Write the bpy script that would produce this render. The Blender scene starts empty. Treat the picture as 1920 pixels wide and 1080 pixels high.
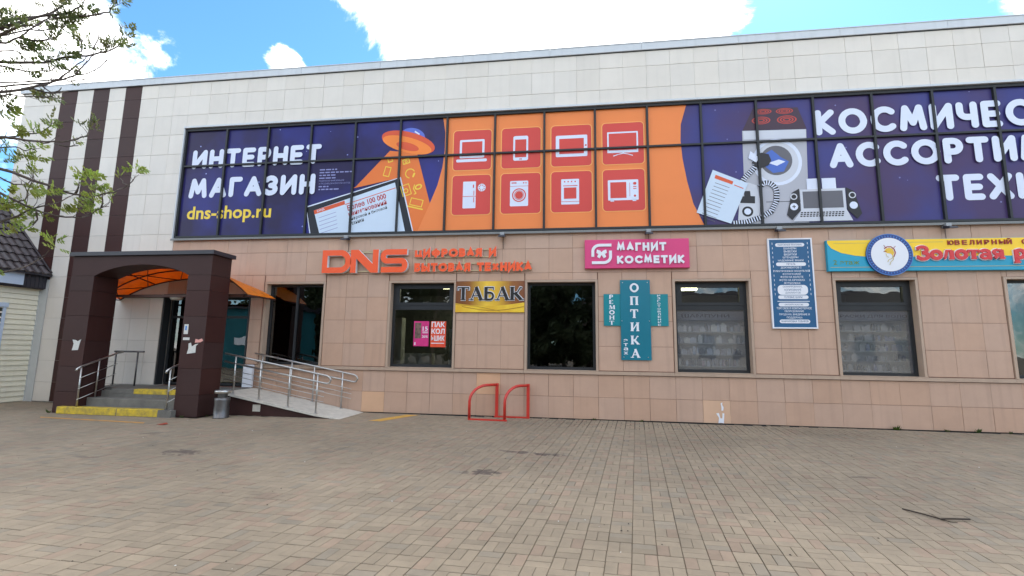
import bpy, bmesh, math, random
from mathutils import Vector, Matrix
random.seed(7)
S = bpy.context.scene
COL = S.collection
R_ = math.radians

# ------------------------------------------------------------------ camera
cam_d = bpy.data.cameras.new('camera'); cam_d.sensor_width = 36.0; cam_d.lens = 860 / 1920 * 36
cam_d.clip_start = 0.05; cam_d.clip_end = 3000
cam = bpy.data.objects.new('camera', cam_d); COL.objects.link(cam)
cr = Vector((0.99124842, 0.13131473, 0.01352847)); cd = Vector((-0.00441515, 0.13540192, -0.99078092)); cf = Vector((-0.13193591, 0.98205028, 0.13479671))
cam.matrix_world = Matrix(((cr.x, -cd.x, -cf.x, 5.4242), (cr.y, -cd.y, -cf.y, -11.4746), (cr.z, -cd.z, -cf.z, 1.622), (0, 0, 0, 1)))
S.camera = cam

# ------------------------------------------------------------------ sky, sun, exposure
SUN_EL, SUN_ROT = 50.0, 24.0
w = bpy.data.worlds.new('World'); S.world = w; w.use_nodes = True
nt = w.node_tree; nt.nodes.clear()
def N(t, **k):
    n = nt.nodes.new(t)
    for a, b in k.items(): setattr(n, a, b)
    return n
def math_node(op, a, b=None, clamp=False):
    n = N('ShaderNodeMath', operation=op, use_clamp=clamp)
    for i, q in enumerate((a, b)):
        if q is None: continue
        if isinstance(q, (int, float)): n.inputs[i].default_value = q
        else: nt.links.new(q, n.inputs[i])
    return n.outputs[0]
sky = N('ShaderNodeTexSky', sky_type='NISHITA', sun_disc=False, sun_elevation=R_(SUN_EL), sun_rotation=R_(SUN_ROT), altitude=150, air_density=1.0, dust_density=0.25, ozone_density=4.5)
tc = N('ShaderNodeTexCoord')
n1 = N('ShaderNodeTexNoise'); n1.inputs['Scale'].default_value = 4.2; n1.inputs['Detail'].default_value = 9; n1.inputs['Roughness'].default_value = .66; n1.inputs['Distortion'].default_value = .6
mp = N('ShaderNodeMapping'); mp.inputs['Scale'].default_value = (1, 1, 1.7); mp.inputs['Location'].default_value = (.35, .2, .0)
nt.links.new(tc.outputs['Generated'], mp.inputs[0]); nt.links.new(mp.outputs[0], n1.inputs['Vector'])
n3 = N('ShaderNodeTexNoise'); n3.inputs['Scale'].default_value = 15; n3.inputs['Detail'].default_value = 7; n3.inputs['Roughness'].default_value = .62; n3.inputs['Distortion'].default_value = .8; nt.links.new(mp.outputs[0], n3.inputs['Vector'])
field = math_node('ADD', math_node('MULTIPLY', math_node('SUBTRACT', n1.outputs['Fac'], .5), 1.55), math_node('ADD', math_node('MULTIPLY', n3.outputs['Fac'], .42), .36))
for d, rad, amp in [((-.305, .74, .60), 9, .2), ((-.121, .774, .63), 12, .26), ((.076, .787, .62), 13, .30), ((.213, .772, .61), 9, .26),
                    ((-.78, .46, .43), 9, .24), ((-.711, .55, .43), 6, .2), ((-.64, .605, .473), 2.6, .34), ((-.507, .692, .503), 2.6, .40), ((.60, .645, .476), 6, .3),
                    ((-.57, .635, .53), 10, -.40), ((.44, .727, .53), 13, -.6), ((-.4, .72, .52), 6, -.25), ((-.73, .52, .43), 3, -.2)]:
    v = N('ShaderNodeVectorMath', operation='DOT_PRODUCT'); nt.links.new(tc.outputs['Generated'], v.inputs[0]); v.inputs[1].default_value = Vector(d).normalized()
    mr = N('ShaderNodeMapRange', interpolation_type='SMOOTHSTEP'); nt.links.new(v.outputs['Value'], mr.inputs[0])
    mr.inputs[1].default_value = math.cos(R_(rad)); mr.inputs[2].default_value = 1.0; mr.inputs[3].default_value = 0; mr.inputs[4].default_value = amp
    field = math_node('ADD', field, mr.outputs[0])
mk = N('ShaderNodeMapRange', interpolation_type='SMOOTHSTEP'); nt.links.new(field, mk.inputs[0]); mk.inputs[1].default_value = .45; mk.inputs[2].default_value = .76
n2 = N('ShaderNodeTexNoise'); n2.inputs['Scale'].default_value = 9; n2.inputs['Detail'].default_value = 4; nt.links.new(mp.outputs[0], n2.inputs['Vector'])
cl = N('ShaderNodeMapRange'); nt.links.new(n2.outputs['Fac'], cl.inputs[0]); cl.inputs[1].default_value = .3; cl.inputs[2].default_value = .7; cl.inputs[3].default_value = 10.5; cl.inputs[4].default_value = 15.0
cc = N('ShaderNodeCombineXYZ')
for i, t in enumerate((1.0, .985, .96)): nt.links.new(math_node('MULTIPLY', cl.outputs[0], t), cc.inputs[i])
mx = N('ShaderNodeMix', data_type='RGBA'); nt.links.new(mk.outputs[0], mx.inputs['Factor'])
tn = N('ShaderNodeMix', data_type='RGBA', blend_type='MULTIPLY'); tn.inputs['Factor'].default_value = 1; nt.links.new(sky.outputs[0], tn.inputs[6]); tn.inputs[7].default_value = (.66, .97, 1.05, 1); nt.links.new(tn.outputs[2], mx.inputs[6]); nt.links.new(cc.outputs[0], mx.inputs[7])
bg = N('ShaderNodeBackground'); bg.inputs[1].default_value = 0.11; nt.links.new(mx.outputs[2], bg.inputs[0])
wo = N('ShaderNodeOutputWorld'); nt.links.new(bg.outputs[0], wo.inputs[0])
sl = bpy.data.lights.new('sun', 'SUN'); sl.energy = 0.9; sl.angle = R_(24); sl.color = (1, .95, .88)
so = bpy.data.objects.new('sun', sl); COL.objects.link(so)
sd = Vector((math.sin(R_(SUN_ROT)) * math.cos(R_(SUN_EL)), math.cos(R_(SUN_ROT)) * math.cos(R_(SUN_EL)), math.sin(R_(SUN_EL))))
so.rotation_euler = (-sd).to_track_quat('-Z', 'Y').to_euler(); so.location = sd * 60
vs = S.view_settings; vs.view_transform = 'Standard'; vs.look = 'None'; vs.gamma = 1; vs.use_curve_mapping = False
vs.exposure = 1.38
S.render.engine = 'CYCLES'; S.cycles.max_bounces = 8; S.cycles.transparent_max_bounces = 12

# ------------------------------------------------------------------ materials
def lin(c): return tuple((x / 255 / 12.92 if x / 255 <= .04045 else ((x / 255 + .055) / 1.055) ** 2.4) for x in c)
MATS = {}
def mat(name, rgb, rough=.6, metal=0.0, obj_var=0.0, noise=None, bump=None, spec=.5, rgb2=None, attr=None, emit=0, coat=0.0, streak=None, translucent=0.0):
    """procedural surface: base colour, optional second colour by noise, per-object tint, fine bump, rain streaks"""
    m = bpy.data.materials.new(name); m.use_nodes = True; t = m.node_tree; ns, lk = t.nodes, t.links
    b = ns['Principled BSDF']; col = lin(rgb)
    b.inputs['Roughness'].default_value = rough; b.inputs['Metallic'].default_value = metal
    b.inputs['Specular IOR Level'].default_value = spec; b.inputs['Coat Weight'].default_value = coat; b.inputs['Coat Roughness'].default_value = .06
    g = ns.new('ShaderNodeNewGeometry'); out = None
    rn = ns.new('ShaderNodeRGB'); rn.outputs[0].default_value = (*col, 1); out = rn.outputs[0]
    if attr:
        a = ns.new('ShaderNodeAttribute'); a.attribute_name = attr; out = a.outputs['Color']
    if noise:
        sc, amt = noise
        nz = ns.new('ShaderNodeTexNoise'); nz.inputs['Scale'].default_value = sc; nz.inputs['Detail'].default_value = 5; nz.inputs['Roughness'].default_value = .65
        lk.new(g.outputs['Position'], nz.inputs['Vector'])
        mr = ns.new('ShaderNodeMapRange'); lk.new(nz.outputs['Fac'], mr.inputs[0]); mr.inputs[1].default_value = .3; mr.inputs[2].default_value = .7
        x = ns.new('ShaderNodeMix'); x.data_type = 'RGBA'
        if rgb2:
            mr.inputs[3].default_value = 0; mr.inputs[4].default_value = amt; lk.new(mr.outputs[0], x.inputs['Factor']); lk.new(out, x.inputs[6]); x.inputs[7].default_value = (*lin(rgb2), 1)
        else:
            x.blend_type = 'MULTIPLY'; x.inputs['Factor'].default_value = 1; mr.inputs[3].default_value = 1 - amt; mr.inputs[4].default_value = 1 + amt
            lk.new(out, x.inputs[6]); lk.new(mr.outputs[0], x.inputs[7])
        out = x.outputs[2]
    if obj_var:
        oi = ns.new('ShaderNodeObjectInfo'); h = ns.new('ShaderNodeHueSaturation'); lk.new(out, h.inputs['Color'])
        mr = ns.new('ShaderNodeMapRange'); lk.new(oi.outputs['Random'], mr.inputs[0]); mr.inputs[3].default_value = 1 - obj_var; mr.inputs[4].default_value = 1 + obj_var
        lk.new(mr.outputs[0], h.inputs['Value'])
        m2 = ns.new('ShaderNodeMath'); m2.operation = 'FRACT'; m3 = ns.new('ShaderNodeMath'); m3.operation = 'MULTIPLY'; m3.inputs[1].default_value = 17.3
        lk.new(oi.outputs['Random'], m3.inputs[0]); lk.new(m3.outputs[0], m2.inputs[0])
        mr2 = ns.new('ShaderNodeMapRange'); lk.new(m2.outputs[0], mr2.inputs[0]); mr2.inputs[3].default_value = 1 - obj_var * 2.5; mr2.inputs[4].default_value = 1 + obj_var * 2.5
        lk.new(mr2.outputs[0], h.inputs['Saturation']); out = h.outputs[0]
    if streak:
        amt, dcol = streak
        mpn = ns.new('ShaderNodeMapping'); mpn.inputs['Scale'].default_value = (7, 7, .35); lk.new(g.outputs['Position'], mpn.inputs[0])
        nz = ns.new('ShaderNodeTexNoise'); nz.inputs['Scale'].default_value = 1.0; nz.inputs['Detail'].default_value = 4; lk.new(mpn.outputs[0], nz.inputs['Vector'])
        mr = ns.new('ShaderNodeMapRange'); lk.new(nz.outputs['Fac'], mr.inputs[0]); mr.inputs[1].default_value = .52; mr.inputs[2].default_value = .78; mr.inputs[3].default_value = 0; mr.inputs[4].default_value = amt
        x = ns.new('ShaderNodeMix'); x.data_type = 'RGBA'; lk.new(mr.outputs[0], x.inputs['Factor']); lk.new(out, x.inputs[6]); x.inputs[7].default_value = (*lin(dcol), 1); out = x.outputs[2]
    lk.new(out, b.inputs['Base Color'])
    if bump:
        nz = ns.new('ShaderNodeTexNoise'); nz.inputs['Scale'].default_value = bump[0]; nz.inputs['Detail'].default_value = 4; lk.new(g.outputs['Position'], nz.inputs['Vector'])
        bn = ns.new('ShaderNodeBump'); bn.inputs['Strength'].default_value = bump[1]; bn.inputs['Distance'].default_value = .01; lk.new(nz.outputs['Fac'], bn.inputs['Height']); lk.new(bn.outputs[0], b.inputs['Normal'])
    if emit:
        b.inputs['Emission Color'].default_value = (*col, 1); b.inputs['Emission Strength'].default_value = emit
    if translucent:
        tr = ns.new('ShaderNodeBsdfTranslucent'); lk.new(out, tr.inputs[0]); ms = ns.new('ShaderNodeMixShader'); ms.inputs[0].default_value = translucent
        lk.new(b.outputs[0], ms.inputs[1]); lk.new(tr.outputs[0], ms.inputs[2]); lk.new(ms.outputs[0], ns['Material Output'].inputs[0])
    MATS[name] = m
    return m
def glass(name, tint=(.75, .8, .8), ior=1.5, rough=0.0, veil=0.0, refl=1.9):
    m = bpy.data.materials.new(name); m.use_nodes = True; t = m.node_tree; ns, lk = t.nodes, t.links; ns.remove(ns['Principled BSDF'])
    tr = ns.new('ShaderNodeBsdfTransparent'); tr.inputs[0].default_value = (*tint, 1); gl = ns.new('ShaderNodeBsdfGlossy'); gl.inputs['Roughness'].default_value = rough
    fr = ns.new('ShaderNodeFresnel'); fr.inputs[0].default_value = ior
    f2 = ns.new('ShaderNodeMath'); f2.operation = 'MULTIPLY'; f2.inputs[1].default_value = refl; f2.use_clamp = True; lk.new(fr.outputs[0], f2.inputs[0])
    ms = ns.new('ShaderNodeMixShader'); lk.new(f2.outputs[0], ms.inputs[0]); lk.new(tr.outputs[0], ms.inputs[1]); lk.new(gl.outputs[0], ms.inputs[2])
    g = ns.new('ShaderNodeNewGeometry'); nz = ns.new('ShaderNodeTexNoise'); nz.inputs['Scale'].default_value = 1.6; lk.new(g.outputs['Position'], nz.inputs['Vector'])
    bn = ns.new('ShaderNodeBump'); bn.inputs['Strength'].default_value = .03; bn.inputs['Distance'].default_value = .1; lk.new(nz.outputs['Fac'], bn.inputs['Height']); lk.new(bn.outputs[0], gl.inputs['Normal'])
    last = ms
    if veil:  # pale diffuse share stands in for reflection haze on the pane
        df = ns.new('ShaderNodeBsdfDiffuse'); df.inputs[0].default_value = (.5, .52, .56, 1); m2 = ns.new('ShaderNodeMixShader'); m2.inputs[0].default_value = veil
        lk.new(ms.outputs[0], m2.inputs[1]); lk.new(df.outputs[0], m2.inputs[2]); last = m2
    lk.new(last.outputs[0], ns['Material Output'].inputs[0]); MATS[name] = m
    return m

mat('cream_tile', (214, 207, 197), .42, obj_var=.035, noise=(1.3, .04), bump=(60, .05), streak=(.12, (170, 165, 156)))
mat('beige_tile', (188, 155, 133), .5, obj_var=.022, noise=(2.2, .05), bump=(70, .06), streak=(.22, (128, 108, 96)))
mat('orange_tile', (206, 166, 134), .45, obj_var=.04, noise=(2.2, .05), bump=(70, .06))
mat('brown_tile', (62, 38, 35), .55, spec=.25, obj_var=.05, noise=(2, .08), bump=(60, .05), streak=(.2, (66, 46, 46)))
mat('joint', (126, 96, 80), .9); mat('joint_light', (168, 163, 155), .9)
mat('joint_dark', (48, 34, 34), .9)
mat('white_metal', (196, 201, 206), .4, .0, noise=(1.0, .05), streak=(.3, (160, 165, 168)))
mat('ledge_metal', (176, 152, 132), .45, noise=(3, .06), streak=(.3, (140, 120, 105)))
mat('frame_dark', (44, 46, 48), .45, spec=.3, noise=(4, .08))
mat('sill_metal', (120, 120, 118), .45, .3, noise=(3, .1))
mat('black_void', (14, 14, 16), .9)  # near-black colour stands in for unlit space behind the dark panes
mat('room_wall', (96, 98, 102), .9, noise=(.8, .1)); mat('room_floor', (110, 100, 92), .6)
glass('window_glass', (.62, .66, .66)); glass('tinted_glass', (.28, .33, .33), refl=3.0); glass('veiled_glass', (.84, .86, .88), veil=.1)  # last glass carries the grey reflection veil in its colour
mat('steel', (188, 186, 182), .28, .9, noise=(8, .06)); mat('steel_dull', (112, 110, 110), .42, .85, noise=(9, .12))
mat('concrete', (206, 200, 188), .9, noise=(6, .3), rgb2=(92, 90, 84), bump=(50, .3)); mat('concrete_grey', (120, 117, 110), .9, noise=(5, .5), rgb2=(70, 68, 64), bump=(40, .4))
mat('yellow_paint', (226, 192, 34), .6, noise=(7, .9), rgb2=(122, 110, 70), bump=(40, .2)); mat('worn_paint', (206, 146, 50), .8, noise=(7, .8), rgb2=(136, 118, 96))
mat('fresh_line', (206, 156, 60), .75, noise=(6, .5), rgb2=(170, 138, 84))
mat('canopy_orange', (255, 160, 44), .35, translucent=.5, noise=(2.5, .12), streak=(.35, (150, 84, 24)))
mat('canopy_steel', (70, 40, 30), .5, .2)
mat('red_paint', (196, 50, 38), .4, noise=(10, .1), coat=.2)
mat('sign_orange', (240, 88, 32), .4); mat('sign_white', (226, 228, 234), .45); mat('sign_rail', (196, 178, 140), .4, .3)
mat('sign_pink', (212, 62, 120), .5, noise=(.7, .03)); mat('sign_teal', (0, 128, 138), .35, noise=(1.2, .06)); mat('sign_teal_dark', (0, 112, 132), .35, noise=(1.2, .06))
mat('sign_blue', (14, 84, 128), .4, noise=(1.2, .06)); mat('sign_blue_text', (40, 86, 130), .5)
mat('sign_yellow', (244, 202, 24), .4); mat('sign_cyan', (10, 152, 186), .4); mat('sign_red', (206, 44, 48), .4); mat('sign_darkred', (150, 40, 30), .5); mat('sign_navy', (28, 60, 130), .4); mat('sign_lightblue', (70, 130, 200), .4)
mat('sign_green', (96, 128, 40), .5); mat('gold_line', (190, 170, 90), .4)
mat('gold_dark', (120, 66, 22), .35); mat('gold_bright', (240, 206, 60), .35, noise=(2.2, .9), rgb2=(214, 160, 30)); mat('gold_shade', (176, 130, 26), .4)
mat('black_ink', (22, 18, 18), .5); mat('paper', (206, 206, 200), .8, noise=(20, .1)); mat('paper_pink', (222, 160, 150), .8)
mat('poster_pink', (206, 40, 120), .5, noise=(6, .15)); mat('poster_orange', (232, 92, 40), .5, noise=(7, .7), rgb2=(214, 40, 44)); mat('poster_photo', (60, 44, 46), .5, noise=(14, .8), rgb2=(150, 120, 104))
mat('siding', (230, 224, 202), .6, noise=(3, .06), obj_var=.02, streak=(.2, (190, 180, 150))); mat('grey_board', (186, 188, 186), .7, noise=(3, .06), streak=(.3, (160, 162, 158)))
mat('roof_metal', (66, 58, 60), .38, .1, obj_var=.08, noise=(8, .12)); mat('fascia_metal', (46, 44, 52), .45, noise=(8, .1)); mat('pale_blue', (190, 204, 222), .6)
mat('bark', (84, 74, 68), .9, noise=(40, .4), bump=(60, .6)); mat('leaf', (108, 128, 50), .55, attr='tint', translucent=.45)
mat('lamp_grey', (150, 152, 154), .45, .3); mat('lamp_lens', (60, 62, 66), .1)
mat('lamp_on', (255, 240, 190), .5, emit=9); mat('ceiling_lamp', (200, 196, 184), .5)
mat('weed', (74, 96, 40), .7, obj_var=.1, translucent=.3); mat('dry_twig', (52, 42, 36), .9); mat('red_wrapper', (150, 60, 40), .6)
mat('rubber', (30, 30, 30), .8); mat('moss', (60, 74, 40), .95, noise=(20, .4))

def gold_gradient():
    """the tobacco board is printed dark brown at both ends and gold in the middle"""
    t = MATS['gold_dark'].node_tree; ns, lk = t.nodes, t.links; g = ns.new('ShaderNodeNewGeometry'); sx = ns.new('ShaderNodeSeparateXYZ'); lk.new(g.outputs['Position'], sx.inputs[0])
    mr = ns.new('ShaderNodeMapRange'); lk.new(sx.outputs['X'], mr.inputs[0]); mr.inputs[1].default_value = 2.43; mr.inputs[2].default_value = 4.21
    rp = ns.new('ShaderNodeValToRGB'); lk.new(mr.outputs[0], rp.inputs[0]); e = rp.color_ramp.elements; e[0].color = (*lin((112, 62, 26)), 1); e[1].color = (*lin((120, 68, 36)), 1)
    for p, c in ((.2, (140, 84, 22)), (.45, (236, 194, 60)), (.58, (226, 180, 48)), (.82, (150, 92, 34))): q = e.new(p); q.color = (*lin(c), 1)
    lk.new(rp.outputs[0], ns['Principled BSDF'].inputs['Base Color'])
gold_gradient()
# ------------------------------------------------------------------ building helpers
OFF = {}
class MB:
    def __init__(s): s.v = []; s.f = []; s.m = []; s.smooth = set()
    def add(s, vs, fs, mi=0, smooth=False):
        o = len(s.v); s.v += [tuple(q) for q in vs]
        for f in fs:
            if smooth: s.smooth.add(len(s.f))
            s.f.append([i + o for i in f]); s.m.append(mi)
        return s
    def box(s, x0, x1, y0, y1, z0, z1, mi=0):
        return s.add([(x0, y0, z0), (x1, y0, z0), (x1, y1, z0), (x0, y1, z0), (x0, y0, z1), (x1, y0, z1), (x1, y1, z1), (x0, y1, z1)],
                     [(0, 3, 2, 1), (4, 5, 6, 7), (0, 1, 5, 4), (1, 2, 6, 5), (2, 3, 7, 6), (3, 0, 4, 7)], mi)
    def bbox(s, x0, x1, y0, y1, z0, z1, b=.006, mi=0):
        """box with a chamfered front (towards -y)"""
        return s.add([(x0, y1, z0), (x1, y1, z0), (x1, y1, z1), (x0, y1, z1), (x0, y0 + b, z0), (x1, y0 + b, z0), (x1, y0 + b, z1), (x0, y0 + b, z1),
                      (x0 + b, y0, z0 + b), (x1 - b, y0, z0 + b), (x1 - b, y0, z1 - b), (x0 + b, y0, z1 - b)],
                     [(8, 9, 10, 11), (4, 5, 9, 8), (5, 6, 10, 9), (6, 7, 11, 10), (7, 4, 8, 11), (0, 1, 5, 4), (1, 2, 6, 5), (2, 3, 7, 6), (3, 0, 4, 7)], mi)
    def prism(s, pts, y0, y1, mi=0, mi_side=None):
        """outline in x,z (counter-clockwise seen from -y) between y0 (front) and y1"""
        n = len(pts); vs = [(x, y0, z) for x, z in pts] + [(x, y1, z) for x, z in pts]
        s.add(vs, [list(range(n)), list(range(2 * n - 1, n - 1, -1))], mi)
        o = len(s.v) - 2 * n
        for i in range(n):
            j = (i + 1) % n; s.f.append([o + i, o + n + i, o + n + j, o + j]); s.m.append(mi if mi_side is None else mi_side)
        return s
    def ring(s, outer, inner, y0, y1, mi=0, mi_side=None):
        n = len(outer); ms = mi if mi_side is None else mi_side
        vs = [(x, y0, z) for x, z in outer] + [(x, y0, z) for x, z in inner] + [(x, y1, z) for x, z in outer] + [(x, y1, z) for x, z in inner]
        o = len(s.v); s.v += vs
        for i in range(n):
            j = (i + 1) % n
            s.f.append([o + i, o + j, o + n + j, o + n + i]); s.m.append(mi)
            s.f.append([o + i, o + 2 * n + i, o + 2 * n + j, o + j]); s.m.append(ms)
            s.f.append([o + n + i, o + n + j, o + 3 * n + j, o + 3 * n + i]); s.m.append(ms)
        return s
    def flat(s, pts, y, mi=0): return s.add([(x, y, z) for x, z in pts], [list(range(len(pts)))], mi)
    def tube(s, path, r, n=8, mi=0, r1=None, caps=True):
        P = [Vector(p) for p in path]; rings = []; N_ = len(P); up = None
        for i, p in enumerate(P):
            d = ((P[min(i + 1, N_ - 1)] - P[max(i - 1, 0)])).normalized()
            if up is None: up = d.orthogonal().normalized()
            up = (up - d * up.dot(d)); up = up.normalized() if up.length > 1e-6 else d.orthogonal().normalized()
            sd_ = d.cross(up); rr = r if r1 is None else r + (r1 - r) * i / (N_ - 1)
            rings.append([p + (up * math.cos(2 * math.pi * k / n) + sd_ * math.sin(2 * math.pi * k / n)) * rr for k in range(n)])
        vs = [q for rg in rings for q in rg]; fs = []
        for i in range(N_ - 1):
            for k in range(n): fs.append((i * n + k, i * n + (k + 1) % n, (i + 1) * n + (k + 1) % n, (i + 1) * n + k))
        s.add(vs, fs, mi, smooth=True)
        if caps: 
            o = len(s.v) - len(vs); s.f.append([o + k for k in range(n - 1, -1, -1)]); s.m.append(mi); s.f.append([o + (N_ - 1) * n + k for k in range(n)]); s.m.append(mi)
        return s
    def lathe(s, prof, cx, cy, n=24, mi=0):
        vs = [(cx + r * math.cos(2 * math.pi * k / n), cy + r * math.sin(2 * math.pi * k / n), z) for r, z in prof for k in range(n)]; fs = []
        for i in range(len(prof) - 1):
            for k in range(n): fs.append((i * n + k, i * n + (k + 1) % n, (i + 1) * n + (k + 1) % n, (i + 1) * n + k))
        s.add(vs, fs, mi, smooth=True); o = len(s.v) - len(vs)
        s.f.append([o + k for k in range(n - 1, -1, -1)]); s.m.append(mi); s.f.append([o + (len(prof) - 1) * n + k for k in range(n)]); s.m.append(mi)
        return s
    def mesh(s, name, mats, off=(0, 0, 0)):
        me = bpy.data.meshes.new(name); me.from_pydata([(a - off[0], b - off[1], c - off[2]) for a, b, c in s.v], [], s.f)
        for m in (mats if isinstance(mats, (list, tuple)) else [mats]): me.materials.append(MATS[m])
        me.polygons.foreach_set('material_index', s.m)
        if s.smooth: me.polygons.foreach_set('use_smooth', [i in s.smooth for i in range(len(s.f))])
        me.update(); return me
    def build(s, name, mats, parent=None, base=None):
        off = OFF[parent.name] if parent else (base or (0, 0, 0))
        o = bpy.data.objects.new(name, s.mesh(name, mats, off)); COL.objects.link(o)
        if parent: o.parent = parent
        else: o.location = off
        OFF[o.name] = off; return o
def tag(o, label, cat, group=None, kind=None):
    if label: o['label'] = label
    if cat: o['category'] = cat
    if group: o['group'] = group
    if kind: o['kind'] = kind
    return o
def thing(name, label, cat, loc, group=None):
    o = bpy.data.objects.new(name, None); o.empty_display_size = .2; COL.objects.link(o); o.location = loc; OFF[o.name] = tuple(loc)
    return tag(o, label, cat, group)
def struct(o): o['kind'] = 'structure'; return o
TILES = {}
def piece(name, m, parent, x0, x1, z0, z1, y0=-.009, y1=.012, jit=.0018, face='-y'):
    """one cladding tile; equal sizes share a mesh. face -y: in x,z. face +x: x0..x1 run along y at plane y0"""
    w_, h_ = round(x1 - x0, 3), round(z1 - z0, 3); key = (m, w_, h_, round(y1 - y0, 3), face)
    if key not in TILES:
        b = MB().bbox(-w_ / 2, w_ / 2, 0, y1 - y0, -h_ / 2, h_ / 2, .0022)
        if face == '+x': b.v = [(-y, x, z) for x, y, z in b.v]
        TILES[key] = b.mesh(name, m)
    o = bpy.data.objects.new(name, TILES[key]); COL.objects.link(o); o.parent = parent; of = OFF[parent.name]
    j = random.uniform(-jit, jit)
    if face == '-y': o.location = ((x0 + x1) / 2 - of[0], y0 + j - of[1], (z0 + z1) / 2 - of[2])
    else: o.location = (y0 + j - of[0], (x0 + x1) / 2 - of[1], (z0 + z1) / 2 - of[2])
    OFF[o.name] = of; return o
def cut(rects, hole):
    hx0, hx1, hz0, hz1 = hole; out = []
    for x0, x1, z0, z1 in rects:
        if x1 <= hx0 or x0 >= hx1 or z1 <= hz0 or z0 >= hz1: out.append((x0, x1, z0, z1)); continue
        if x0 < hx0: out.append((x0, hx0, z0, z1))
        if x1 > hx1: out.append((hx1, x1, z0, z1))
        a, b = max(x0, hx0), min(x1, hx1)
        if z0 < hz0: out.append((a, b, z0, hz0))
        if z1 > hz1: out.append((a, b, hz1, z1))
    return [r for r in out if r[1] - r[0] > .035 and r[3] - r[2] > .035]
def arc(cx, cz, rx, rz, a0, a1, n=12): return [(cx + rx * math.cos(R_(a0 + (a1 - a0) * i / n)), cz + rz * math.sin(R_(a0 + (a1 - a0) * i / n))) for i in range(n + 1)]
def rrect(x0, x1, z0, z1, r, n=5): return arc(x1 - r, z0 + r, r, r, -90, 0, n) + arc(x1 - r, z1 - r, r, r, 0, 90, n) + arc(x0 + r, z1 - r, r, r, 90, 180, n) + arc(x0 + r, z0 + r, r, r, 180, 270, n)
def rect(x0, x1, z0, z1): return [(x0, z0), (x1, z0), (x1, z1), (x0, z1)]
def ell(cx, cz, rx, rz, n=28): return arc(cx, cz, rx, rz, 0, 360, n)[:-1]

# strokes: thick lines in x,z; every stroke lies a hair in front of the one before
def stroke_poly(pts, wd, cap='r', closed=False):
    P = [Vector((p[0], p[1])) for p in pts]; n = len(P); L, Rr = [], []; h = wd / 2
    for i in range(n):
        if closed: a, b = P[i - 1], P[(i + 1) % n]
        else: a, b = P[max(i - 1, 0)], P[min(i + 1, n - 1)]
        d0 = (P[i] - a).normalized() if (P[i] - a).length > 1e-9 else (b - P[i]).normalized()
        d1 = (b - P[i]).normalized() if (b - P[i]).length > 1e-9 else d0
        nn = Vector((-(d0.y + d1.y), d0.x + d1.x)); 
        nn = nn.normalized() if nn.length > 1e-6 else Vector((-d0.y, d0.x))
        k = h / max(.35, nn.dot(Vector((-d0.y, d0.x))))
        L.append(P[i] + nn * k); Rr.append(P[i] - nn * k)
    return L, Rr, P
def strokes(mb, segs, y, mi=0, y1=None, mi_side=None, step=.0005):
    for pts, wd, cap in segs:
        pieces = []
        for a, b in zip(pts[:-1], pts[1:]):
            a, b = Vector(a), Vector(b); d = b - a
            if d.length < 1e-6: continue
            d.normalize(); n = Vector((-d.y, d.x)) * wd / 2
            if cap == 'r':
                an = math.degrees(math.atan2(d.y, d.x))
                pieces.append(arc(b.x, b.y, wd / 2, wd / 2, an - 90, an + 90, 6) + arc(a.x, a.y, wd / 2, wd / 2, an + 90, an + 270, 6))
            else: pieces.append([tuple(a - n), tuple(b - n), tuple(b + n), tuple(a + n)])
        if cap == 's':   # smooth ribbon, flat ends
            L, Rr, P = stroke_poly(pts, wd); pieces = [[tuple(Rr[i]), tuple(Rr[i + 1]), tuple(L[i + 1]), tuple(L[i])] for i in range(len(P) - 1)]
        for q in pieces:
            if y1 is None: mb.flat(q, y, mi)
            else: mb.prism(q, y, y1, mi, mi_side)
            y -= step if cap != 's' else .0003
        y -= step
    return y
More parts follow.
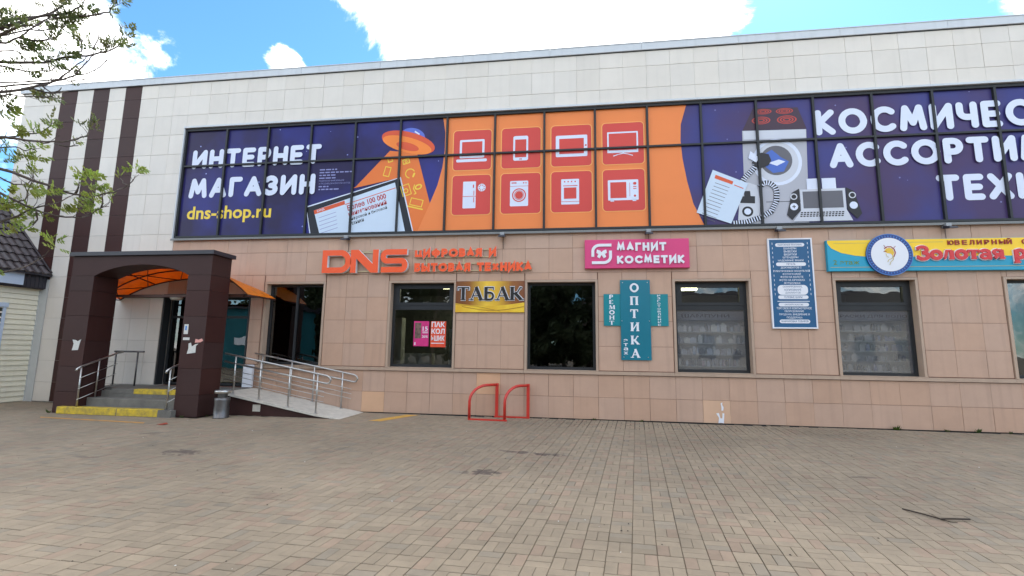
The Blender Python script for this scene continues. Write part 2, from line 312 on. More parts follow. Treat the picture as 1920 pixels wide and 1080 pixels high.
GL = {
 'И': (.64, [[(0, 1), (0, 0), (.64, 1), (.64, 0)]]), 'Н': (.6, [[(0, 0), (0, 1)], [(.6, 0), (.6, 1)], [(0, .5), (.6, .5)]]),
 'Т': (.62, [[(0, 1), (.62, 1)], [(.31, 1), (.31, 0)]]), 'Е': (.5, [[(.5, 1), (0, 1), (0, 0), (.5, 0)], [(0, .5), (.44, .5)]]),
 'Р': (.52, [[(0, 0), (0, 1), (.26, 1)] + arc(.26, .72, .26, .28, 90, -90, 8) + [(0, .44)]]), 'М': (.8, [[(0, 0), (.12, 1), (.4, .25), (.68, 1), (.8, 0)]]),
 'А': (.72, [[(0, 0), (.36, 1), (.72, 0)], [(.14, .32), (.58, .32)]]), 'Г': (.48, [[(0, 0), (0, 1), (.48, 1)]]),
 'З': (.5, [arc(.22, .75, .26, .25, 150, -90, 9) + arc(.22, .25, .28, .25, 90, -150, 9)]), 'К': (.56, [[(0, 0), (0, 1)], [(.54, 1), (.06, .5), (.56, 0)]]),
 'Ц': (.66, [[(0, 1), (0, .06), (.6, .06), (.6, 1)], [(.6, .06), (.7, .06), (.7, -.16)]]), 'Ф': (.9, [[(.45, -.04), (.45, 1.04)], arc(.45, .52, .42, .33, 0, 360, 18)]),
 'В': (.54, [[(0, 1), (0, 0)], [(0, 1), (.28, 1)] + arc(.28, .76, .22, .24, 90, -90, 7) + [(0, .52)], [(.2, .52), (.3, .52)] + arc(.3, .26, .24, .26, 90, -90, 7) + [(0, 0)]]),
 'Я': (.54, [[(.54, 0), (.54, 1), (.26, 1)] + arc(.26, .72, .24, .28, 90, 270, 7) + [(.54, .44)], [(.26, .44), (0, 0)]]), 'Б': (.54, [[(.48, 1), (0, 1), (0, 0), (.28, 0)] + arc(.28, .3, .25, .3, -90, 90, 8) + [(0, .6)]]),
 'Ы': (.84, [[(0, 1), (0, 0), (.24, 0)] + arc(.24, .3, .25, .3, -90, 90, 8) + [(0, .6)], [(.84, 0), (.84, 1)]]),
 'О': (.9, [arc(.45, .5, .45, .5, 0, 360, 22)]), 'С': (.74, [arc(.44, .5, .44, .5, 48, 312, 16)]),
 'Ч': (.54, [[(0, 1), (0, .68)] + arc(.26, .66, .26, .26, 180, 270, 5) + [(.54, .4)], [(.54, 1), (.54, 0)]]), 'Х': (.66, [[(0, 1), (.66, 0)], [(.66, 1), (0, 0)]]),
}
def round_text(mb, txt, x0, x1, z0, z1, wd, y, gap=.42, mi=0):
    H = z1 - z0 - wd; tot = sum(GL[c][0] for c in txt) + gap * (len(txt) - 1); k = (x1 - x0 - wd) / tot; x = x0 + wd / 2
    for c in txt:
        gw, segs = GL[c]
        y = strokes(mb, [([(x + p[0] * k, z0 + wd / 2 + p[1] * H) for p in sg], wd, 'r') for sg in segs], y, mi)
        x += (gw + gap) * k
    return y
# serif letters: thick stems, thin joins, slab feet
def serif_glyph(c):
    T, t, f = .2, .07, .06
    foot = lambda x, z: [(x - .16, z), (x + .16, z)]
    st = lambda x, z0=0, z1=1: ([(x, z0), (x, z1)], T, 'b')
    sf = lambda x, z: (foot(x, z), f, 'b')
    g = {
     'О': (.9, [(arc(.45, .5, .34, .45, 0, 360, 24), .16, 's'), (arc(.45, .5, .36, .42, 50, -50, 10), .18, 's'), (arc(.45, .5, .36, .42, 130, 230, 10), .18, 's')]),
     'П': (.84, [st(.16), st(.68), ([(.1, .96), (.74, .96)], .09, 'b'), sf(.16, .03), sf(.68, .03), sf(.16, .97), sf(.68, .97)]),
     'Т': (.8, [st(.4), ([(.02, .96), (.78, .96)], .08, 'b'), ([(.05, 1), (.05, .72)], .07, 'b'), ([(.75, 1), (.75, .72)], .07, 'b'), sf(.4, .03)]),
     'И': (.88, [st(.16), st(.72), ([(.2, .08), (.68, .92)], .09, 'b'), sf(.16, .03), sf(.72, .03), sf(.16, .97), sf(.72, .97)]),
     'К': (.88, [st(.16), ([(.2, .46), (.5, .6), (.66, .94), (.78, .9)], .09, 's'), ([(.32, .55), (.72, .04)], .19, 'b'), sf(.16, .03), sf(.74, .03), sf(.16, .97)]),
     'А': (.9, [([(.12, 0), (.45, 1)], .08, 'b'), ([(.42, 1), (.76, 0)], .2, 'b'), ([(.22, .33), (.66, .33)], .06, 'b'), sf(.12, .03), sf(.76, .03)]),
     'Б': (.76, [st(.16), ([(.06, .96), (.64, .96)], .08, 'b'), ([(.62, 1), (.62, .76)], .07, 'b'), ([(.16, .56), (.4, .56)] + arc(.4, .3, .22, .26, 90, -90, 10) + [(.16, .04)], .12, 's'), sf(.12, .03)]),
     'Е': (.74, [st(.16), ([(.06, .96), (.64, .96)], .08, 'b'), ([(.06, .04), (.66, .04)], .08, 'b'), ([(.2, .5), (.5, .5)], .07, 'b'), ([(.62, 1), (.62, .76)], .07, 'b'), ([(.64, 0), (.64, .26)], .07, 'b')]),
     'М': (1.0, [([(.12, 0), (.14, 1)], .08, 'b'), ([(.18, 1), (.48, .06)], .18, 'b'), ([(.48, .06), (.76, 1)], .08, 'b'), st(.84), sf(.12, .03), sf(.84, .03)]),
     'Н': (.88, [st(.16), st(.72), ([(.2, .5), (.68, .5)], .08, 'b'), sf(.16, .03), sf(.72, .03), sf(.16, .97), sf(.72, .97)]),
     'Р': (.76, [st(.16), ([(.16, .94), (.4, .94)] + arc(.4, .7, .22, .24, 90, -90, 10) + [(.16, .46)], .12, 's'), sf(.16, .03)]),
     'З': (.72, [(arc(.3, .74, .26, .22, 160, -90, 12), .15, 's'), (arc(.3, .26, .3, .24, 90, -160, 12), .17, 's'), ([(.05, .95), (.05, .72)], .08, 'b'), ([(.02, .3), (.02, .08)], .08, 'b')]),
     'о': (.66, [(arc(.33, .34, .25, .28, 0, 360, 22), .16, 's')]),
     'л': (.7, [([(.06, .06), (.14, .1), (.26, .64)], .1, 's'), ([(.22, .64), (.52, .64)], .08, 'b'), ([(.5, .66), (.5, 0)], .18, 'b'), ([(.36, .03), (.64, .03)], .06, 'b')]),
     'т': (.66, [([(.32, 0), (.32, .66)], .18, 'b'), ([(.02, .63), (.62, .63)], .08, 'b'), ([(.04, .66), (.04, .46)], .07, 'b'), ([(.6, .66), (.6, .46)], .07, 'b'), ([(.18, .03), (.46, .03)], .06, 'b')]),
     'а': (.64, [(arc(.27, .42, .22, .22, 160, 0, 10) + [(.49, .05), (.6, .03)], .14, 's'), (arc(.24, .18, .19, .16, 0, 360, 16), .11, 's')]),
     'я': (.68, [([(.5, 0), (.5, .66)], .18, 'b'), (arc(.3, .48, .2, .17, 90, 270, 10) + [(.5, .31)], .12, 's'), ([(.32, .62), (.52, .62)], .1, 'b'), ([(.36, .32), (.1, .04)], .14, 'b'), ([(.36, .03), (.66, .03)], .06, 'b')]),
     'р': (.7, [([(.16, -.3), (.16, .66)], .18, 'b'), (arc(.34, .33, .24, .29, 140, -140, 14), .15, 's'), ([(0, -.29), (.32, -.29)], .06, 'b')]),
     'ы': (.86, [([(.14, 0), (.14, .66)], .18, 'b'), ([(.14, .38), (.3, .38)] + arc(.3, .21, .17, .17, 90, -90, 8) + [(.14, .04)], .1, 's'), ([(.74, 0), (.74, .66)], .18, 'b')]),
    }
    return g[c]
def serif_letter(mb, c, x, z0, h, kx, y, mi=0, y1=None, grow=0.0, mi_side=None):
    gw, segs = serif_glyph(c)
    return strokes(mb, [([(x + p[0] * h * kx, z0 + p[1] * h) for p in pts], wd * h * (kx if wd > .1 else 1) + grow, cap) for pts, wd, cap in segs], y, mi, y1, mi_side), gw * h * kx
_tc = {}
def text_verts(body, off=0.0, ext=0.0):
    key = (body, off, ext)
    if key in _tc: return _tc[key]
    cu = bpy.data.curves.new('tmp', 'FONT'); cu.body = body; cu.offset = off; cu.extrude = ext; cu.resolution_u = 3
    o = bpy.data.objects.new('tmp', cu); COL.objects.link(o); dg = bpy.context.evaluated_depsgraph_get(); me = bpy.data.meshes.new_from_object(o.evaluated_get(dg))
    r = ([tuple(v.co) for v in me.vertices], [list(p.vertices) for p in me.polygons]); bpy.data.objects.remove(o); bpy.data.curves.remove(cu); bpy.data.meshes.remove(me)
    _tc[key] = r; return r
def put_text(mb, body, x0, x1, z0, z1, y, off=0.0, mi=0, ext=None, rot=0.0, mi_side=None):
    """font text stretched into a box; ext = depth in metres for raised letters"""
    vs, fs = text_verts(body, off, .1 if ext else 0.0)
    ax, bx = min(v[0] for v in vs), max(v[0] for v in vs); az, bz = min(v[1] for v in vs), max(v[1] for v in vs)
    out = []
    for a, b, c in vs:
        X = (a - ax) / (bx - ax) * (x1 - x0); Z = (b - az) / (bz - az) * (z1 - z0)
        if rot: X, Z = X * math.cos(rot) - Z * math.sin(rot), X * math.sin(rot) + Z * math.cos(rot)
        out.append((x0 + X, y - (c / .2 + .5) * (ext or 0), z0 + Z))
    o = len(mb.v); mb.v += out
    for f in fs:
        side = mi_side is not None and len({round(vs[i][2], 4) for i in f}) > 1
        mb.f.append([i + o for i in f]); mb.m.append(mi_side if side else mi)
def letter_row(body, x0, x1, z0, z1, y, wd, ext, parent, mats, gap=.5):
    """raised bold letters, each a part of its own"""
    adv = {' ': .3}; tot = sum(adv[c] if c == ' ' else GL[c][0] for c in body) + gap * (len(body) - 1); k = (x1 - x0 - wd) / tot; x = x0 + wd / 2; H = z1 - z0 - wd
    for ch in body:
        if ch == ' ': x += (.3 + gap) * k; continue
        gw, segs = GL[ch]; mb = MB(); yy = y - ext
        for sg in segs:
            pts = [(x + p[0] * k, z0 + wd / 2 + p[1] * H) for p in sg]
            if len(pts) > 8 and ch in 'ОФ' and abs(pts[0][0] - pts[-1][0]) < 1e-6:
                L, R2, _ = stroke_poly(pts[:-1], wd, closed=True); mb.ring([tuple(q) for q in R2], [tuple(q) for q in L], yy, y, 0, 1)
            else:
                if ch not in 'АМХЦ':   # square terminals
                    a, b = Vector(pts[0]), Vector(pts[1]); pts[0] = tuple(a + (a - b).normalized() * wd / 2 * .98); a, b = Vector(pts[-1]), Vector(pts[-2]); pts[-1] = tuple(a + (a - b).normalized() * wd / 2 * .98)
                strokes(mb, [(pts, wd, 's')], yy, 0, y, 1)
            yy -= .0007
        mb.build('letter', mats, parent); x += (gw + gap) * k
# ------------------------------------------------------------------ paved square
def brick_material():
    m = mat('paver', (166, 152, 132), .85, attr='tint', noise=(7, .10), bump=(90, .25)); t = m.node_tree; ns, lk = t.nodes, t.links; b = ns['Principled BSDF']
    src = b.inputs['Base Color'].links[0].from_socket; g = ns.new('ShaderNodeNewGeometry')
    # broad soiling and a few oil and damp stains that lie on the square
    nz = ns.new('ShaderNodeTexNoise'); nz.inputs['Scale'].default_value = .45; nz.inputs['Detail'].default_value = 6; lk.new(g.outputs['Position'], nz.inputs['Vector'])
    mr = ns.new('ShaderNodeMapRange'); lk.new(nz.outputs['Fac'], mr.inputs[0]); mr.inputs[1].default_value = .3; mr.inputs[2].default_value = .7; mr.inputs[3].default_value = .82; mr.inputs[4].default_value = 1.12
    x = ns.new('ShaderNodeMix'); x.data_type = 'RGBA'; x.blend_type = 'MULTIPLY'; x.inputs['Factor'].default_value = 1; lk.new(src, x.inputs[6]); lk.new(mr.outputs[0], x.inputs[7]); cur = x.outputs[2]
    nw = ns.new('ShaderNodeTexNoise'); nw.inputs['Scale'].default_value = 9; nw.inputs['Detail'].default_value = 3; lk.new(g.outputs['Position'], nw.inputs['Vector'])
    acc = None
    for sx, sy, rx, ry, k in [(4.22, -5.15, .26, .15, .95), (4.0, -5.2, .14, .08, .7), (4.6, -3.85, .26, .1, .9), (5.0, -3.93, .34, .12, .95), (4.3, -3.8, .14, .08, .7), (-.55, -4.85, .34, .2, .9), (-.75, -4.9, .1, .07, .6), (9.3, -4.47, .22, .07, .6), (-2.4, -3.6, .3, .15, .4), (-1.6, -5.4, .2, .06, .5), (2.1, -6.6, .3, .16, .25), (6.9, -6.3, .3, .2, .22), (11.5, -2.4, .4, .1, .35)]:
        v = ns.new('ShaderNodeVectorMath'); v.operation = 'SUBTRACT'; lk.new(g.outputs['Position'], v.inputs[0]); v.inputs[1].default_value = (sx, sy, 0)
        v2 = ns.new('ShaderNodeVectorMath'); v2.operation = 'MULTIPLY'; lk.new(v.outputs[0], v2.inputs[0]); v2.inputs[1].default_value = (1 / rx, 1 / ry, 0)
        l = ns.new('ShaderNodeVectorMath'); l.operation = 'LENGTH'; lk.new(v2.outputs[0], l.inputs[0])
        a = ns.new('ShaderNodeMath'); a.operation = 'MULTIPLY_ADD'; lk.new(nw.outputs['Fac'], a.inputs[0]); a.inputs[1].default_value = 3.2; lk.new(l.outputs['Value'], a.inputs[2])
        q = ns.new('ShaderNodeMapRange'); lk.new(a.outputs[0], q.inputs[0]); q.inputs[1].default_value = 2.5; q.inputs[2].default_value = 2.1; q.inputs[3].default_value = 0; q.inputs[4].default_value = k
        if acc is None: acc = q.outputs[0]
        else:
            mm = ns.new('ShaderNodeMath'); mm.operation = 'MAXIMUM'; lk.new(acc, mm.inputs[0]); lk.new(q.outputs[0], mm.inputs[1]); acc = mm.outputs[0]
    y = ns.new('ShaderNodeMix'); y.data_type = 'RGBA'; lk.new(acc, y.inputs['Factor']); lk.new(cur, y.inputs[6]); y.inputs[7].default_value = (*lin((88, 76, 68)), 1)
    lk.new(y.outputs[2], b.inputs['Base Color'])
brick_material()
mat('joint_sand', (118, 104, 86), .95, noise=(3, .25)); mat('joint_open', (58, 52, 46), .95)
gm = MB(); gm.add([(-400, -400, -.014), (400, -400, -.014), (400, 400, -.014), (-400, 400, -.014)], [(0, 1, 2, 3)])
ground = struct(gm.build('paved_square', 'joint_sand'))
om = MB(); om.add([(1.5, -1.15, -.0105), (17, -1.25, -.0105), (17, .02, -.0105), (1.5, .02, -.0105)], [(0, 1, 2, 3)]); om.build('open_joint_strip', 'joint_open', ground)
U = Vector((math.cos(R_(-2)), math.sin(R_(-2)))) * .2; V = Vector((math.cos(R_(82.5)), math.sin(R_(82.5)))) * .2; O0 = Vector((5.89, -7.386))
def brick_shape(gap=.0032):
    a, b = .5 - gap / .2, .5 - gap / .1
    def ringp(k, z): return [tuple(U * (sx * a) * 1.0 * (1 - k) + V * (sy * .5 * b * 1.0) * (1 - k * 2)) + (z,) for sx, sy in ((-1, -1), (1, -1), (1, 1), (-1, 1))]
    return a, b
def brick_geo(vertical, gap, ht):
    """twelve corners of a bevelled brick about its centre"""
    eu, ev = ((U * .25, V * .5) if vertical else (U * .5, V * .25)); lu, lv = eu.length, ev.length
    def rg(ins, z):
        u, v_ = eu * (1 - ins / lu), ev * (1 - ins / lv)
        return [(sx * u.x + sy * v_.x, sx * u.y + sy * v_.y, z) for sx, sy in ((-1, -1), (1, -1), (1, 1), (-1, 1))]
    vs = rg(gap, -.03) + rg(gap, -.003 + ht) + rg(gap + .0026, ht)
    fs = [(8, 9, 10, 11)] + [(i, (i + 1) % 4, 4 + (i + 1) % 4, 4 + i) for i in range(4)] + [(4 + i, 4 + (i + 1) % 4, 8 + (i + 1) % 4, 8 + i) for i in range(4)]
    return vs, fs
rb = random.Random(3)
def tint():
    k = rb.gauss(1, .045); r = rb.random(); base = (139, 125, 105) if r < .72 else ((141, 122, 103) if r < .88 else (133, 122, 105))
    return tuple(c * k for c in lin(base)) + (1,)
inv = cam.matrix_world.inverted(); bricks = []
for i in range(-100, 78):
    for j in range(-24, 42):
        c0 = O0 + U * (i + .5) + V * (j + .5)
        if not (-13.5 < c0.x < 18.5 and -12.2 < c0.y < -.02): continue
        vert = (i + j) % 2 != 0
        for s_ in (-1, 1):
            c = c0 + (U * .245 * s_ if vert else V * .245 * s_)
            if c.y > -.05: continue
            if -7.0 < c.x < -3.0 and c.y > -1.8: continue
            if -3.0 <= c.x < -.2 and c.y > -1.2: continue
            p = inv @ Vector((c.x, c.y, 0)); px = p.x / -p.z * 860 if p.z < -.1 else 9e9; py = p.y / -p.z * 860 if p.z < -.1 else 9e9
            vis = abs(px) < 985 and -565 < py < 560
            bricks.append((c, vert, vis, (p.length if vis else 1e6)))
bricks.sort(key=lambda q: q[3])
shapes = {}
for vert in (True, False):
    for k in range(14):
        vs, fs = brick_geo(vert, rb.uniform(.0014, .0034), rb.uniform(-.002, .002)); b = MB().add(vs, fs); me = b.mesh('brick', 'paver')
        at = me.attributes.new('tint', 'FLOAT_COLOR', 'FACE'); tcol = tint(); at.data.foreach_set('color', [v for _ in fs for v in tcol]); shapes[vert, k] = me
for c, vert, vis, d in bricks[:300]:
    o = bpy.data.objects.new('brick', shapes[vert, rb.randrange(14)]); COL.objects.link(o); o.parent = ground; o.location = (c.x, c.y, 0)
vv, ff, cc_ = [], [], []
for c, vert, vis, d in bricks[300:]:
    strip = c.y > -1.15 and 1.6 < c.x < 14.5
    vs, fs = brick_geo(vert, rb.uniform(.0055, .008) if strip else rb.uniform(.0008, .0036), rb.uniform(-.002, .002)); o = len(vv)
    vv += [(a + c.x, b + c.y, z) for a, b, z in vs]; ff += [tuple(q + o for q in f) for f in fs]; tcol = tint(); cc_ += [v for _ in fs for v in tcol]
me = bpy.data.meshes.new('brick_field'); me.from_pydata(vv, [], ff); me.materials.append(MATS['paver']); at = me.attributes.new('tint', 'FLOAT_COLOR', 'FACE'); at.data.foreach_set('color', cc_)
bf = bpy.data.objects.new('brick_field', me); COL.objects.link(bf); bf.parent = ground; bf['kind'] = 'stuff'

# ------------------------------------------------------------------ the shop building
B = thing('shop_building', 'long two-storey shop clad in cream and beige tiles with a printed window band', 'building', (4, 0, 0))
XL, XR = -11.82, 17.4
WIN = [(-2.88, -1.22, 1.16, 3.34, 'dark2'), (.67, 2.38, 1.16, 3.35, 'shop'), (4.27, 5.98, 1.16, 3.35, 'dark'), (7.87, 9.57, 1.16, 3.35, 'shop'), (11.47, 13.15, 1.16, 3.35, 'shop'), (14.98, 16.68, 1.16, 3.35, 'dark')]
DOOR = (-5.98, -3.38, .54, 3.02); BAND = (-5.93, XR, 4.63, 8.02)
walls = [(XL, -5.935, 0, 9.5), (-5.935, XR, 0, 4.64), (-5.935, XR, 8.0, 9.5)]
for h in [w_[:4] for w_ in WIN] + [DOOR, BAND]: walls = cut(walls, h)
mb = MB()
for x0, x1, z0, z1 in walls: mb.box(x0, x1, .004, .3, z0, z1, 1 if (z0 >= 8 or x1 <= -5.9) else 0)
wall = mb.build('wall', ['joint', 'joint_light'], B)
MB().box(XL, XL + .3, .31, 16, 0, 9.5).box(XR - .3, XR, .31, 16, 0, 9.5).box(XL + .3, XR - .3, 15.7, 16, 0, 9.5).box(XL + .31, XR - .31, .31, 15.69, 9.2, 9.45).build('rear_wall', 'cream_tile', B)
# ground floor: beige tiles
upper = MB().box(XL, XL + .02, .005, .006, 8, 8.02).build('upper_cladding', 'joint', B); lower = MB().box(XR - .1, XR - .05, .005, .006, 1.2, 1.3).build('lower_cladding', 'joint', B)
G_ = .005
def lay(xs, zs, holes, parent, pick, name):
    for a, b in zip(xs[:-1], xs[1:]):
        for c, d in zip(zs[:-1], zs[1:]):
            rs = [(a, b, c, d)]
            for h in holes: rs = cut(rs, h)
            for x0, x1, z0, z1 in rs:
                g1, g2 = random.choice((.0008, .0015, .003, .004)), random.choice((.0025, .003, .0038))
                piece(name, pick(a, c), parent, x0 + g1, x1 - g1, z0 + g2, z1 - g2)
trim = [(x0 - .07, x1 + .06, z0 - .02, z1 + .05) for x0, x1, z0, z1, k in WIN]
xs = [.02 + .6 * k for k in range(-9, 29)]; xs = [-5.93] + xs + [XR]
special = {(0, 0): 1, (5, 1): 1, (14, 0): 1}
def pick_low(a, c): 
    k = round((a - .02) / .6); r_ = 0 if c < .3 else (1 if c < .8 else 9)
    return 'orange_tile' if special.get((k, r_)) else 'beige_tile'
lay(xs, [.015, .53, 1.06], [(-6.05, -3.34, 0, 3.06), (-7.5, -3.2, 0, .56)], lower, pick_low, 'beige_tile')
lay(xs, [1.165, 1.75, 2.36, 2.97, 3.58, 4.21, 4.62], trim + [(-6.05, -3.34, 0, 3.06)], lower, pick_low, 'beige_tile')
# cream and brown tiles
zr = sorted([9.47] + [round(9.05 - .607 * k, 3) for k in range(0, 15)] + [.015])
xl = [XL, -11.05, -10.46, -9.88, -9.31, -8.74, -8.17, -7.60, -7.02, -6.46, -5.935]
def pick_up(a, c): return 'brown_tile' if any(abs(a - q) < .01 for q in (-10.46, -9.31, -8.17)) else 'cream_tile'
for a, b in zip(xl[:-1], xl[1:]):
    br = pick_up(a, 0) == 'brown_tile'
    lay([a, b], zr, [(-6.05, -3.3, 0, 3.06), (-7.4, -3.2, 0, .55)], upper, pick_up, 'brown_tile' if br else 'cream_tile')
xt = [-5.935] + [.144 + .6 * k for k in range(-9, 29)] + [XR]
lay(xt, [8.06, 8.443, 9.05, 9.47], [], upper, lambda a, c: 'cream_tile', 'cream_tile')
# parapet cap, in lengths
cap = MB().box(XL - .03, XR, -.022, .4, 9.472, 9.485).build('parapet', 'frame_dark', B)
x = XL - .14
while x < XR:
    x2 = min(x + 2.4, XR); MB().box(x, x2 - .006, -.055, .4, 9.487, 9.68).box(x, x2 - .006, -.068, .42, 9.68, 9.7).build('cap_length', 'white_metal', cap); x = x2
# ledge
x = -1.22 - .06
for x0, x1 in [(-3.36, .6), (.6, 4.2), (4.2, 7.8), (7.8, 11.4), (11.4, 14.9), (14.9, XR)]:
    m_ = MB().prism([(0, 0)] * 0 + rect(x0 + .002, x1 - .002, 1.07, 1.15), -.055, .003); m_.build('ledge', 'ledge_metal', B)
# dark strip in the gap at the foot of the wall
MB().box(-.2, XR, -.002, .003, -.01, .016).build('plinth_gap', 'rubber', B)

# ------------------------------------------------------------------ ground floor windows
def window(x0, x1, z0, z1, kind):
    f = MB(); y0, y1 = .15, .215; w_ = .07
    f.box(x0, x0 + w_, y0, y1, z0, z1).box(x1 - w_, x1, y0, y1, z0, z1).box(x0 + w_, x1 - w_, y0, y1, z0, z0 + w_).box(x0 + w_, x1 - w_, y0, y1, z1 - w_, z1)
    zt = 2.68
    if kind == 'shop':
        f.box(x0 + w_, x1 - w_, y0 + .001, y1, zt - .03, zt + .09)
    if kind == 'dark2': f.box(x0 + .78, x0 + .84, y0, y1, z0 + w_, z1 - w_)
    win = f.build('window', 'frame_dark', B)
    if kind == 'shop':
        a, b, c, d = x0 + w_, x1 - w_, zt + .09, z1 - w_
        v = MB(); v.ring(rect(a, b, c, d), rect(a + .12, b - .1, c + .07, d - .07), y0 - .012, y1 - .01); v.build('vent_frame', 'frame_dark', win)
        MB().box(a + .11, b - .09, .185, .191, c + .06, d - .06).build('pane', 'window_glass', win)
        MB().box(a, b, .18, .186, z0 + w_, zt - .03).build('pane', 'window_glass' if x0 < 5 else 'veiled_glass', win)
    elif kind == 'dark2':
        MB().box(x0 + w_, x0 + .78, .18, .186, z0 + w_, z1 - w_).build('pane', 'tinted_glass', win); MB().box(x0 + .84, x1 - w_, .18, .186, z0 + w_, z1 - w_).build('pane', 'tinted_glass', win)
    else: MB().box(x0 + w_, x1 - w_, .18, .186, z0 + w_, z1 - w_).build('pane', 'tinted_glass', win)
    t = MB(); e = .055
    t.box(x0 - e, x0 + .005, -.032, .149, z0 + .003, z1 - .006).box(x1 - .005, x1 + e - .005, -.032, .149, z0 + .003, z1 - .006).box(x0 - e - .001, x1 + e - .004, -.034, .149, z1 - .006, z1 + .045)
    t.build('trim', 'ledge_metal', win)
    MB().prism(rect(x0 - .05, x1 + .05, z0 - .012, z0 + .002), -.06, .152).build('sill', 'ledge_metal', win)
    if kind != 'shop':
        MB().box(x0 - .04, x1 + .04, .5, .52, z0 - .1, z1 + .1).box(x0 - .04, x1 + .04, .31, .5, z0 - .1, z0 - .08).box(x0 - .04, x1 + .04, .31, .5, z1 + .08, z1 + .1).box(x0 - .06, x0 - .04, .31, .52, z0 - .1, z1 + .1).box(x1 + .04, x1 + .06, .31, .52, z0 - .1, z1 + .1).build('unlit_box', 'black_void', win)  # shallow black box, the darkness of the unlit interior is in its colour
    return win
wins = [window(*w_) for w_ in WIN]
# shop room behind the clear windows
MB().box(-.9, 14.4, 5.0, 5.1, .5, 3.7).box(-1.0, -.9, .56, 5.1, .5, 3.7).box(14.4, 14.5, .56, 5.1, .5, 3.7).box(-1, 14.5, .56, 5.1, 3.6, 3.7).box(-1, 14.5, .56, 5.1, .45, .5, 0).build('shop_room', 'room_wall', B)
for lx, ly, ln, wh in [(1.6, 1.5, 1.2, 'nearest strip lamp through the window with two posters'), (1.9, 2.6, 1.2, 'middle strip lamp through the window with two posters'), (2.2, 3.7, 1.2, 'farthest strip lamp through the window with two posters'), (8.2, 1.6, 1.0, 'left strip lamp through the window beside the teal cross'), (9.6, 1.9, 1.0, 'right strip lamp through the window beside the teal cross'), (8.7, 3.2, 1.0, 'rear strip lamp through the window beside the teal cross'), (12.2, 2.0, 1.2, 'near strip lamp through the window under the fish medallion'), (12.4, 3.6, 1.2, 'rear strip lamp through the window under the fish medallion')]:
    o = MB().box(lx - ln / 2, lx + ln / 2, ly - .08, ly + .08, 3.54, 3.598).build('ceiling_light', 'lamp_on', None, (lx, ly, 3.54))
    tag(o, 'lit ' + wh, 'ceiling lamp', 'strip lamps inside the shop')
mat('goods', (150, 150, 156), .5, attr='tint'); mat('shelf_grey', (186, 188, 194), .6, noise=(3, .1)); mat('header', (160, 164, 172), .6); mat('cabinet', (196, 200, 202), .6)
def shelf(x0, x1, y, z0, z1, n, label, dark, seed, txt):
    t = thing('shelf_unit', label, 'shelf', ((x0 + x1) / 2, y, z0)); r = random.Random(seed)
    MB().box(x0, x1, y + .3, y + .32, z0, z1).build('back_panel', 'shelf_grey', t)
    hd = MB().box(x0, x1, y, y + .3, z1 - .22, z1).build('header', 'header', t); m_ = MB(); put_text(m_, txt, x0 + .45, x1 - .45, z1 - .15, z1 - .07, y - .004, .01); m_.build('lettering', 'black_ink', hd)
    zs = [z0 + (z1 - .24 - z0) * k / n for k in range(n + 1)]; g = MB(); cols = []
    for k in range(n):
        MB().box(x0, x1, y, y + .3, zs[k], zs[k] + .02).build('shelf_board', 'cabinet', t); x = x0 + .04
        while x < x1 - .08:
            wd = r.choice((.05, .06, .07, .1, .14)); h = (zs[k + 1] - zs[k] - .06) * r.uniform(.55, .98)
            if r.random() < .88:
                yy = y + r.uniform(.02, .08); z_ = zs[k] + .02
                g.prism([(x, z_), (x + wd, z_), (x + wd, z_ + h * .8), (x + wd * .7, z_ + h * .86), (x + wd * .7, z_ + h), (x + wd * .3, z_ + h), (x + wd * .3, z_ + h * .86), (x, z_ + h * .8)], yy, yy + .06)
                c = r.choice([(.85, .85, .88), (.7, .72, .78), (.4, .4, .46), (.14, .14, .18), (.6, .66, .78), (.8, .8, .78), (.5, .36, .42)]) if not dark else r.choice([(.3, .3, .32), (.5, .49, .5), (.1, .1, .12), (.2, .24, .45), (.6, .58, .56)])
                cols += [c] * 10
            x += wd + r.choice((.005, .01, .05))
    o = g.build('goods', 'goods', t); o['kind'] = 'stuff'; at = o.data.attributes.new('tint', 'FLOAT_COLOR', 'FACE'); at.data.foreach_set('color', [v for c in cols for v in (*c, 1)])
shelf(7.7, 9.75, .62, 1.0, 2.66, 5, 'pale shelf of bottles behind the window right of the teal cross sign', False, 5, 'ШАМПУНИ')
shelf(11.3, 13.9, .62, 1.0, 2.66, 6, 'dark shelf of small boxes behind the window under the jewellery sign', True, 8, 'КРАСКИ ДЛЯ ВОЛОС')
c_ = MB().box(.2, .62, 1.0, 1.3, .5, 2.5).box(.2, 1.4, 1.4, 1.7, .5, 1.5).build('display_cabinet', 'cabinet', None, (.5, 1.2, .5)); tag(c_, 'white display cabinet inside the window with the two posters', 'cabinet')
c_ = MB().box(1.95, 2.6, 1.2, 1.5, .5, 1.95).box(1.95, 2.6, 1.21, 1.49, 1.95, 2.2).build('display_cabinet', 'cabinet', None, (2.2, 1.3, .5)); tag(c_, 'low pale cabinet at the right inside the window with the two posters', 'cabinet')
